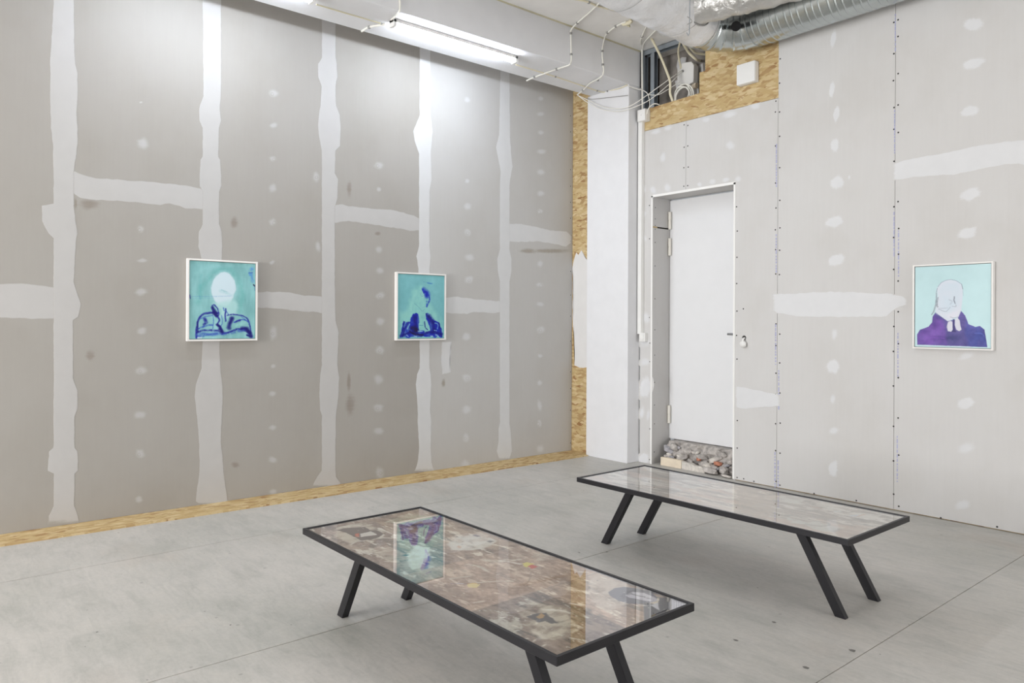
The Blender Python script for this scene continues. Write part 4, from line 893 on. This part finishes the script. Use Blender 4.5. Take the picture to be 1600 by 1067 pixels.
painting((a.x, YB, a.z), (1, 0, 0), b.x - a.x, a.z - c.z, DEP, 0.011, 'white framed pale painting of a bowed head above a purple jacket on the door wall', art3, (0, -1, 0))

# ================================================================== LIGHTS
def batten(x, y, zc, length, label, name='ceiling_light', along='y'):
    t = tag(empty(name, (x, y, zc)), label, 'ceiling light', 'tube battens under beam and ceiling')
    h = length / 2
    def bx(bm, x0, y0, z0, x1, y1, z1, bv=0.0):
        return box(bm, x0, y0, z0, x1, y1, z1, bv) if along == 'y' else box(bm, y0, x0, z0, y1, x1, z1, bv)
    obj('housing', bx(bmesh.new(), -0.036, -h, -0.026, 0.036, h, 0.0, 0.002), M['plastic'], t)
    bm = bmesh.new()
    seg = [(math.cos(q), math.sin(q)) for q in np.linspace(math.pi, 2 * math.pi, 9)]
    A_ = []
    for yy in (-h + 0.03, h - 0.03):
        A_.append([bm.verts.new((c_ * 0.024, yy, -0.0265 + s_ * 0.032) if along == 'y' else (yy, c_ * 0.024, -0.0265 + s_ * 0.032)) for c_, s_ in seg])
    for k in range(8): bm.faces.new((A_[0][k], A_[0][k + 1], A_[1][k + 1], A_[1][k]))
    obj('diffuser', bm, M['lit'], t, True)
    for s in (-1, 1): obj('end_cap', bx(bmesh.new(), -0.036, s * h - 0.03 * (s > 0), -0.062, 0.036, s * h + 0.03 * (s < 0), 0.0, 0.003), M['plastic'], t)
    return t
batten(-5.415, 3.888, ZBEAM, 1.365, 'lit white tube batten under the beam, the whole one in view')
batten(-5.415, 1.829, ZBEAM, 1.365, 'lit white tube batten under the beam, of which only one end shows')

# ================================================================== DUCTS
ZA = 4.195
# big foil-wrapped duct running out from the elbow towards the camera
def sub(name, bm, mat, part):                      # sub-part built in world coordinates
    o = obj(name, bm, mat); o.parent = part; o.matrix_parent_inverse = Matrix.Translation(Vector(duct.location)).inverted() @ Matrix.Translation(Vector(duct.location)); return o
duct = tag(empty('air_duct', (-3.9, 5.7, ZA)), 'silver air ductwork with foil-wrapped run, elbow and long spiral tube under the ceiling', 'duct')
bm = bmesh.new(); pts = []; rad = []; rr = random.Random(3)
for k in range(60):
    y = 5.60 - k * 0.06; pts.append((-4.05 + 0.075 * (5.6 - y), y, ZA)); rad.append(0.208 + 0.004 * math.sin(k * 1.3) + rr.uniform(-0.003, 0.003) - (0.005 if k % 9 == 4 else 0))
tube(bm, pts, rad, 36); big = tag(adopt(obj('foil_pipe', bm, M['foil'], None, True), duct), 'large smooth foil-wrapped pipe coming towards the room')
for yy, tw in ((5.30, 0.14), (4.55, 0.1), (5.58, 0.0)):
    bm = bmesh.new(); ring = [(-4.05 + 0.075 * (5.6 - yy) + 0.2115 * math.cos(q), yy + tw * math.sin(q * 1.0 + 0.6), ZA + 0.2115 * math.sin(q)) for q in np.linspace(0, 2 * math.pi, 40)]
    tube(bm, ring, 0.0018, 5, False); sub('wrap_seam', bm, M['clip'], big)
# second foil duct branching to the right
bdir = Vector((0.974, 0.227, 0)); b0 = Vector((-4.05, 5.27, 4.215))
bm = bmesh.new(); pts = []; rad = []
for k in range(46):
    pts.append(b0 + bdir * (0.12 + k * 0.03)); rad.append(0.150 + 0.006 * math.sin(k * 0.9) + rr.uniform(-0.004, 0.004))
tube(bm, pts, rad, 30); small = tag(adopt(obj('foil_pipe', bm, M['foil2'], None, True), duct), 'smaller crumpled foil branch above the spiral tube')
bm = bmesh.new(); c = b0 + bdir * 0.20; s_ = bdir.cross(Vector((0, 0, 1)))
tube(bm, [c + s_ * 0.160 * math.cos(q) + Vector((0, 0, 0.160)) * math.sin(q) + bdir * 0.03 * math.sin(2 * q) for q in np.linspace(0, 2 * math.pi, 36)], 0.006, 6, False)
sub('torn_edge', bm, M['clip'], small)
bm = bmesh.new(); c = b0 + bdir * 0.66 + s_ * 0.128 - Vector((0, 0, 0.088))
tube(bm, [c, c + bdir * 0.03 + Vector((0, 0, -0.012)), c + bdir * 0.045 + Vector((0, 0, 0.01))], [0.010, 0.012, 0.003], 6)
sub('insulation_tear', bm, M['yellow'], small)
# galvanised elbow and spiral duct along the back wall
ZS, YS, RS = 4.185, 5.945, 0.198
bm = bmesh.new(); pts = []; rad = []
x = -3.70
while x < 6.4:
    ph = (x + 3.7) % 0.185
    r = RS + (0.0055 if ph < 0.012 or 0.055 < ph < 0.067 or 0.110 < ph < 0.122 else 0.0)
    pts.append((x, YS, ZS + min(0.006, 0.003 * (x + 3.7)))); rad.append(r); x += 0.0061 if x < -1.6 else 0.0305
tube(bm, pts, rad, 40); adopt(obj('spiral_tube', bm, M['galv'], None, True), duct)
bm = bmesh.new(); pts = []; rad = []; RC = 0.36; cxe, cye = -3.69, YS - RC
for k in range(61):
    q = math.pi - (math.pi / 2) * k / 60
    pts.append((cxe + RC * math.cos(q), cye + RC * math.sin(q), ZS)); rad.append(RS + (0.006 if k % 12 in (0, 1) else 0.0))
pts = [(cxe - RC, 5.50, ZS)] + pts; rad = [RS] + rad
tube(bm, pts, rad, 40); elb = adopt(obj('elbow', bm, M['galv'], None, True), duct)
bm = bmesh.new(); p = Vector(hit(1150, 41, 1, 5.60)); n = (Vector((0, 0, EYE)) - p).normalized(); e1 = n.cross(Vector((0, 0, 1))).normalized(); e2 = e1.cross(n)
tube(bm, [p - n * 0.10, p + n * 0.006], 0.042, 16); sub('open_port', bm, M['black0'], elb)  # solid black plug; the darkness of the hole is painted
# suspension rod and hook
bm = bmesh.new(); hk = [Vector(hit(*q, 1, 5.02)) for q in ((1078, -40), (1078, 0), (1077.5, 30), (1077, 52), (1075.5, 56), (1073, 51))]
tube(bm, hk[:3] + hk[3:], 0.0035, 6)
t = tag(empty('duct_hanger', tuple(hk[2])), 'thin steel hanger rod with hook in front of the foil duct', 'hanger')
adopt(obj('rod', bm, M['steel']), t)
bm = bmesh.new(); cl = [Vector(hit(*q, 1, 5.0)) for q in ((1074, 26), (1080, 31), (1080.5, 35), (1074, 38))]
tube(bm, smooth_path(cl, 4), 0.004, 6); adopt(obj('clip', bm, M['clip']), t)

# ================================================================== CABLES AND BOXES
def cable(pts, r, mat, label, clips=(), name='electric_cable', group=None, sub=6, cat='cable'):
    P = smooth_path(pts, sub) if sub > 1 else [Vector(p) for p in pts]
    t = tag(empty(name, tuple(P[0])), label, cat, group)
    bm = bmesh.new(); tube(bm, P, r, 7); adopt(obj('sheath', bm, M[mat], None, True), t)
    for c in clips:
        v = Vector(c[:3]); bm = bmesh.new(); s = r * 1.35
        box(bm, v.x - s, v.y - s, v.z - s, v.x + s, v.y + s, v.z + s, r * 0.4); adopt(obj('cable_clip', bm, M['clip']), t)
    return t
def cz(px, py, o=0.0095): return tuple(hit(px, py, 2, ZC - o))
def fc(px, py, o=0.0095): return tuple(hit(px, py, 0, XBI + o))
def us(px, py, o=0.0095): return tuple(hit(px, py, 2, ZBEAM - o))
def yb(px, py, y): return tuple(hit(px, py, 1, y))
cable([cz(945, -4), cz(924, 17), cz(902, 36), fc(892.5, 47), fc(892, 60), fc(892.5, 86), fc(892, 97), us(888, 102), us(870, 108), us(834, 121), us(823, 126)], 0.008, 'cable', 'white conduit running down the beam and across its underside, nearer of two', [cz(902, 36), fc(892, 52), fc(892.5, 85), us(870, 108), us(835, 120)])
cable([cz(978, 34), cz(963, 41), cz(949, 52), fc(944, 62), fc(941, 80), fc(942, 100), fc(943, 112), us(938, 121), us(922, 130), us(911, 141), us(902, 148)], 0.008, 'cable', 'white conduit down the beam from the ceiling joint nearest the column', [cz(962, 41), cz(949, 51), fc(941, 80), fc(942, 101), us(934, 125), us(911, 141)])
cable([us(806, 101, .005), us(868, 120, .005), us(910, 134, .005), us(933, 142, .006), us(944, 144, .006), us(952, 142, .006), (hit(968, 138, 1, YCOL - .008)), (hit(980, 133, 1, YCOL - .008))], 0.006, 'cream', 'cream cable along the beam underside from the lit batten to the column', [us(868, 120, .007), us(933, 142, .007), us(949, 142.5, .007)])
cable([us(494, 7, .005), us(545, 22, .005), us(600, 38, .005)], 0.0055, 'yellow', 'yellowish cable between the two beam battens', [us(596, 37, .006)])
cable([fc(624, -6), fc(625, 8), us(624, 18), us(619, 25), us(611, 31)], 0.008, 'cable', 'white cable curving round the beam edge into the whole batten')
cable([us(602, 38), us(577, 42.5), us(565, 49)], 0.009, 'cable', 'short white conduit stub on the beam underside beside the whole batten', [us(577, 42.5)], sub=4)
cable([cz(893, -2), cz(915, 2), cz(935, 10), cz(955, 15), cz(975, 19), cz(984, 25), cz(985, 31), cz(980, 35)], 0.008, 'cream', 'pale cable curving across the ceiling to the corner joint', [cz(920, 4), cz(975, 19)])
cable([cz(985, 33, .02), yb(997, 36, 5.80), yb(1010, 47, 5.90), yb(1022, 68, 6.02), yb(1032, 88, 6.08), yb(1041, 110, 6.12), yb(1047, 128, 6.14), yb(1047, 145, 6.155), yb(1051, 158, 6.19), yb(1053, 166, 6.22)], 0.013, 'cream', 'thick cream cable looping from the ceiling joint into the wall opening')
cable([yb(1062, 54, 5.98), yb(1063.5, 62, 6.1), yb(1060, 78, 6.26), yb(1061, 92, 6.34), yb(1064, 107, 6.36)], 0.011, 'cream', 'cream cable dropping straight into the white box in the opening')
cable([yb(1056, 54, 5.98), yb(1066, 66, 6.1), yb(1076, 82, 6.24), yb(1088, 93, 6.32), yb(1094, 95, 6.5)], 0.013, 'cream', 'lower of two cream cables bending into the dark opening')
cable([yb(1064, 54, 5.98), yb(1074, 66, 6.1), yb(1080, 76, 6.22), yb(1088, 83, 6.32), yb(1104, 85, 6.44)], 0.013, 'cream', 'upper of two cream cables bending into the dark opening')
cable([us(903, 149, .010), yb(918, 160, 5.92), yb(938, 170, 5.93), yb(962, 174, 5.95), yb(984, 170, 5.98), yb(1015, 156, 6.05), yb(1045, 132, 6.2), yb(1066, 111, 6.35)], 0.0042, 'cable', 'lower thin white wire sagging from the beam to the white box')
cable([us(903, 149, .010), yb(920, 157, 5.92), yb(940, 166, 5.93), yb(965, 170, 5.95), yb(986, 165, 5.98), yb(1012, 148, 6.05), yb(1044, 125, 6.2), yb(1064, 111, 6.35)], 0.0042, 'cable', 'upper thin white wire sagging from the beam to the white box')
cable([us(905, 150, .010), yb(921, 155, 5.975), yb(950, 152.5, 5.975), yb(981, 149, 5.975)], 0.0035, 'clip', 'thin grey wire stretched across the top of the column')
cable([yb(981, 134, 5.975), yb(992, 138, 6.05), yb(1004, 141, 6.12), yb(1012, 147, 6.15), yb(1015, 160, 6.17), yb(1014, 170, 6.17)], 0.0042, 'cable', 'thin pale wire bending from the column top into the opening')
cable([yb(1012, 148, 6.16), yb(1028, 148, 6.18), yb(1045, 139, 6.26), yb(1062, 128, 6.3)], 0.004, 'cable', 'short thin wire hanging inside the opening beside the coil')
cable([yb(1003.2, 66, 6.15), yb(1003.2, 100, 6.15), yb(1003.8, 172, 6.15)], 0.010, 'cable', 'straight white conduit rising in the corner above the small box', sub=1)
cable([cz(1014, 33), cz(1006, 50), cz(1001, 64, .01), yb(1002.5, 74, 6.14)], 0.008, 'cable', 'pale conduit crossing the ceiling corner, the more upright of two', [cz(1003, 57)])
cable([cz(1031, 41), cz(1019, 53), cz(1007, 66, .01), yb(1004.5, 76, 6.14)], 0.008, 'cable', 'pale conduit crossing the ceiling corner, the more slanted of two')
cable([yb(1011, 178, 6.09), yb(1013, 170, 6.09), yb(1020, 163, 6.13), yb(1027, 162.5, 6.17), yb(1033, 166, 6.22)], 0.006, 'cable', 'white cable arching from the small corner box into the opening')
t = tag(empty('cable_joint', cz(980, 35, .02)), 'lumpy taped joint under the ceiling where three cables meet', 'cable joint')
bm = bmesh.new(); tube(bm, smooth_path([cz(972, 38, .014), cz(979, 37, .018), cz(986, 34, .022)], 4), [0.012] + [0.019] * 7 + [0.012], 8); adopt(obj('tape', bm, M['cream'], None, True), t)
bm = bmesh.new(); tube(bm, smooth_path([cz(979, 37, .02), cz(981, 40, .03), cz(984, 41, .04)], 4), 0.010, 7); adopt(obj('loose_end', bm, M['yellow'], None, True), t)
# spare cable rolled into a coil behind the strand board
t = tag(empty('cable_coil', tuple(yb(1067, 150, 6.22))), 'rolled coil of white cable hanging in the opening above the strand board', 'cable')
for k in range(6):
    c = Vector(yb(1066 + (k % 3) * 1.3, 149 + (k % 2) * 2, 6.215 + 0.012 * k)); r = 0.086 + 0.009 * (k % 3) + 0.004 * k
    bm = bmesh.new(); tube(bm, [c + Vector((r * math.cos(q) * 0.95, 0.02 * math.sin(q + k), r * math.sin(q))) for q in np.linspace(0, 2 * math.pi, 34)], 0.0065, 6, False)
    adopt(obj('loop', bm, M['cable'], None, True), t)
def wallbox(name, x0, x1, z0, z1, y0, y1, label, mat='plastic', bev=0.006, cat='junction box', screw=True):
    t = tag(empty(name, ((x0 + x1) / 2, y1, (z0 + z1) / 2)), label, cat)
    adopt(obj('body', box(bmesh.new(), x0, y0 + 0.012, z0, x1, y1, z1, bev), M[mat]), t)
    adopt(obj('lid', box(bmesh.new(), x0 + 0.002, y0, z0 + 0.002, x1 - 0.002, y0 + 0.014, z1 - 0.002, bev * 0.6), M[mat]), t)
    if not screw: return t
    bm = bmesh.new(); tube(bm, [((x0 + x1) / 2, y0 + 0.001, (z0 + z1) / 2), ((x0 + x1) / 2, y0 - 0.0012, (z0 + z1) / 2)], 0.004, 8); adopt(obj('lid_screw', bm, M['clip']), t)
    return t
p0, p1 = bw(996.5, 174, 6.10), bw(1009, 187, 6.10)
wallbox('junction_box', p0[0], p1[0], p1[1] - 0.005, p0[1] + 0.01, 6.09, YB - 0.001, 'small white junction box at the corner beside the strand board')
# white cover box on the strand board (face given by four measured corners)
a, b = bw(1150.5, 102, 6.105), bw(1179.5, 126, 6.105)
wallbox('junction_box', a[0], b[0], b[1], a[1], 6.105, YB - 0.002, 'square white cover box mounted on the strand board above the door', screw=False)
# wall box in the opening, hexagonal outline
t = tag(empty('junction_box', tuple(yb(1071, 113, 6.42))), 'angular white box with cables entering, inside the dark opening', 'junction box')
hexo = [bw(*q, 6.36) for q in ((1058, 108), (1066, 98), (1080, 96), (1084, 101), (1083, 128), (1076, 132), (1058, 133))]
bm = bmesh.new(); prism(bm, hexo, lambda p, d: (p[0], d, p[1]), 6.36, 6.44); bmesh.ops.bevel(bm, geom=bm.edges[:], offset=0.005, segments=1, affect='EDGES')
adopt(obj('body', bm, M['plastic']), t)
bm = bmesh.new(); q = bw(1084, 134, 6.40); box(bm, q[0] - 0.03, 6.40, q[1] - 0.02, q[0] + 0.02, 6.45, q[1] + 0.04, 0.003); adopt(obj('bracket', bm, M['wood']), t)
bm = bmesh.new(); q = bw(1067, 111, 6.355); tube(bm, [(q[0], 6.36, q[1]), (q[0], 6.345, q[1])], 0.012, 10); adopt(obj('grommet', bm, M['clip']), t)
# trunking and light switch
a, b = bw(996.8, 190, 6.13), bw(1003.8, 522, 6.13)
t = tag(empty('cable_trunking', (-5.21, YB, 2.5)), 'white plastic trunking running down the corner from box to switch', 'trunking')
adopt(obj('channel', box(bmesh.new(), a[0], 6.14, b[1], bw(1003.4, 190, 6.13)[0], YB - 0.001, a[1] + 0.02, 0.002), M['plastic']), t)
adopt(obj('cover', box(bmesh.new(), a[0] + 0.003, 6.128, b[1] + 0.001, bw(1003.4, 190, 6.13)[0] - 0.003, 6.141, a[1] + 0.02, 0.003), M['plastic']), t)
a, b = bw(997.8, 520, 6.12), bw(1007, 534, 6.12)
t = tag(empty('light_switch', ((a[0] + b[0]) / 2, YB, 1.36)), 'small white light switch at the lower end of the trunking', 'switch')
adopt(obj('back_box', box(bmesh.new(), a[0], 6.125, b[1], b[0], YB - 0.001, a[1], 0.004), M['plastic']), t)
adopt(obj('rocker', box(bmesh.new(), a[0] + 0.02, 6.117, b[1] + 0.018, b[0] - 0.016, 6.126, a[1] - 0.018, 0.003), M['plastic']), t)
# bagged wire end poking from a hole beside the door
q = bw(1163, 537, YB); hq = bw(1162.8, 527.5, YB)
t = tag(empty('wire_end', (q[0], YB, q[1])), 'bundled wire end in white plastic hanging from a hole beside the door', 'wire')
bm = bmesh.new(); tube(bm, [(hq[0], YB + 0.002, hq[1]), (hq[0], YB - 0.0015, hq[1])], 0.021, 14); adopt(obj('hole', bm, M['dark']), t)
bm = bmesh.new(); tube(bm, smooth_path([(hq[0] + 0.004, YB + 0.001, hq[1] - 0.004), (hq[0] + 0.008, YB - 0.03, hq[1] - 0.012), (q[0], YB - 0.03, q[1] + 0.012)], 4), 0.009, 7); adopt(obj('wire', bm, M['plastic'], None, True), t)
bm = bmesh.new(); bmesh.ops.create_icosphere(bm, subdivisions=2, radius=0.034); rr = random.Random(2)
for v in bm.verts: v.co = Vector((v.co.x * 1.05, v.co.y * 0.75, v.co.z * 0.9)) * rr.uniform(0.82, 1.12) + Vector((q[0] + 0.002, YB - 0.027, q[1] - 0.004))
adopt(obj('plastic_wrap', bm, M['plastic']), t)

# ================================================================== RUBBLE UNDER THE DOOR
def chunk(px, py, y, sx, sy, sz, mat, label, cat, name, seed, z=None, rz=0.0):
    p = hit(px, py, 1, y); r = random.Random(seed)
    bm = bmesh.new(); bmesh.ops.create_icosphere(bm, subdivisions=1, radius=1.0)
    for v in bm.verts:
        k = r.uniform(0.78, 1.15); v.co = Vector((max(-.74, min(.74, v.co.x * k)) * sx, max(-.74, min(.74, v.co.y * k)) * sy, max(-.70, min(.70, v.co.z * k)) * sz))
    bmesh.ops.rotate(bm, cent=(0, 0, 0), matrix=Matrix.Rotation(rz, 3, 'Z') @ Matrix.Rotation(r.uniform(-.3, .3), 3, 'X'), verts=bm.verts)
    o = obj(name, bm, M[mat]); lo = min(v.co.z for v in o.data.vertices)
    o.location = (p[0], y, max(p[2], -lo) if z is None else z - lo)
    return tag(o, label, cat, 'rubble under the door')
CH = [(1053, 698, 6.34, .085, .05, .055, 'concrete', 'big grey lump of broken concrete at the hinge side under the door', 'rubble', 'concrete_chunk'),
      (1075, 704, 6.32, .06, .05, .04, 'concrete', 'grey concrete lump beside the hinge-side lump, under the door', 'rubble', 'concrete_chunk'),
      (1092, 718, 6.29, .032, .03, .026, 'brick', 'small orange brick fragment left of the larger one', 'rubble', 'brick_fragment'),
      (1122, 724.5, 6.28, .065, .05, .035, 'brick', 'larger reddish brick fragment in the middle of the rubble', 'rubble', 'brick_fragment'),
      (1105, 727, 6.26, .06, .05, .04, 'mortar', 'pale mortar lump below the small brick fragment', 'rubble', 'mortar_lump'),
      (1110, 737, 6.225, .105, .06, .045, 'concrete', 'long flat grey concrete slab piece at the front of the rubble', 'rubble', 'concrete_chunk'),
      (1131, 735, 6.235, .06, .06, .045, 'concrete', 'dark grey broken piece near the lock-side opening edge', 'rubble', 'concrete_chunk'),
      (1135, 744, 6.20, .085, .035, .018, 'mortar', 'flat white mortar flake on the floor by the opening edge', 'rubble', 'mortar_flake'),
      (1084, 728, 6.26, .05, .04, .03, 'concrete', 'grey lump lying between batten end and mortar lump', 'rubble', 'concrete_chunk'),
      (1064, 718, 6.30, .06, .04, .035, 'concrete', 'rounded grey lump resting behind the pale batten', 'rubble', 'concrete_chunk'),
      (1046, 710, 6.31, .04, .035, .03, 'mortar', 'small pale mortar piece behind the batten at the hinge side', 'rubble', 'mortar_lump'),
      (1100, 735, 6.225, .03, .03, .03, 'mortar', 'tiny pale crumb between batten end and flat slab piece', 'rubble', 'mortar_lump'),
      (1141, 722, 6.28, .045, .04, .04, 'concrete', 'grey lump tucked against the lock-side edge of the opening', 'rubble', 'concrete_chunk')]
for i, c in enumerate(CH):
    chunk(*c[:7], c[7], c[8], c[9], 20 + i, rz=(i * 0.7) % 1.5 - 0.6)
bm = bmesh.new(); box(bm, -4.965, 6.205, 0.0, -4.70, 6.25, 0.085, 0.003)
tag(obj('timber_batten', bm, M['wood']), 'short pale timber batten on the floor across the door opening', 'batten')
bm = bmesh.new(); rr = random.Random(9)
o = [(-4.695, 0), (-4.42, 0), (-4.41, 0.03), (-4.46, 0.06), (-4.53, 0.055), (-4.60, 0.075), (-4.66, 0.068), (-4.695, 0.08)]
prism(bm, o, lambda p, d: (p[0], d + rr.uniform(-.004, .004), p[1]), 6.21, 6.255)
tag(obj('timber_batten', bm, M['mortar']), 'splintered mortar-crusted batten piece beside the clean pale batten', 'batten')
# flecks of debris on the concrete
bm = bmesh.new(); rr = random.Random(12)
for px, py, r in ((319,864,2),(358,862,2),(136,953,2),(190,897,1.5),(360,976,3),(455,976,2.5),(152,987,3),(133,1010,2),(230,1062,2),(300,985,1.5),(912,766,3),(1045,855,2),(1184,918,2),(1375,1022,2),(1210,972,6),(1150,1000,6),(1332,1016,8),(1260,1043,7),(948,862,4),(905,863,4),(60,853,2),(320,955,2),(1420,975,2),(185,832,3),(266,819,2)):
    p = hit(px, py, 2, 0.0015); k = r * 0.0022
    vs = [bm.verts.new((p[0] + k * rr.uniform(.6, 1.3) * math.cos(q), p[1] + k * rr.uniform(.5, 1.1) * math.sin(q), 0.0012)) for q in np.linspace(0, 5.4, 6)]
    bm.faces.new(vs)
tag(obj('floor_specks', bm, flat('dark_floor_speck', (120, 118, 114), 0.8), fl), kind='stuff')
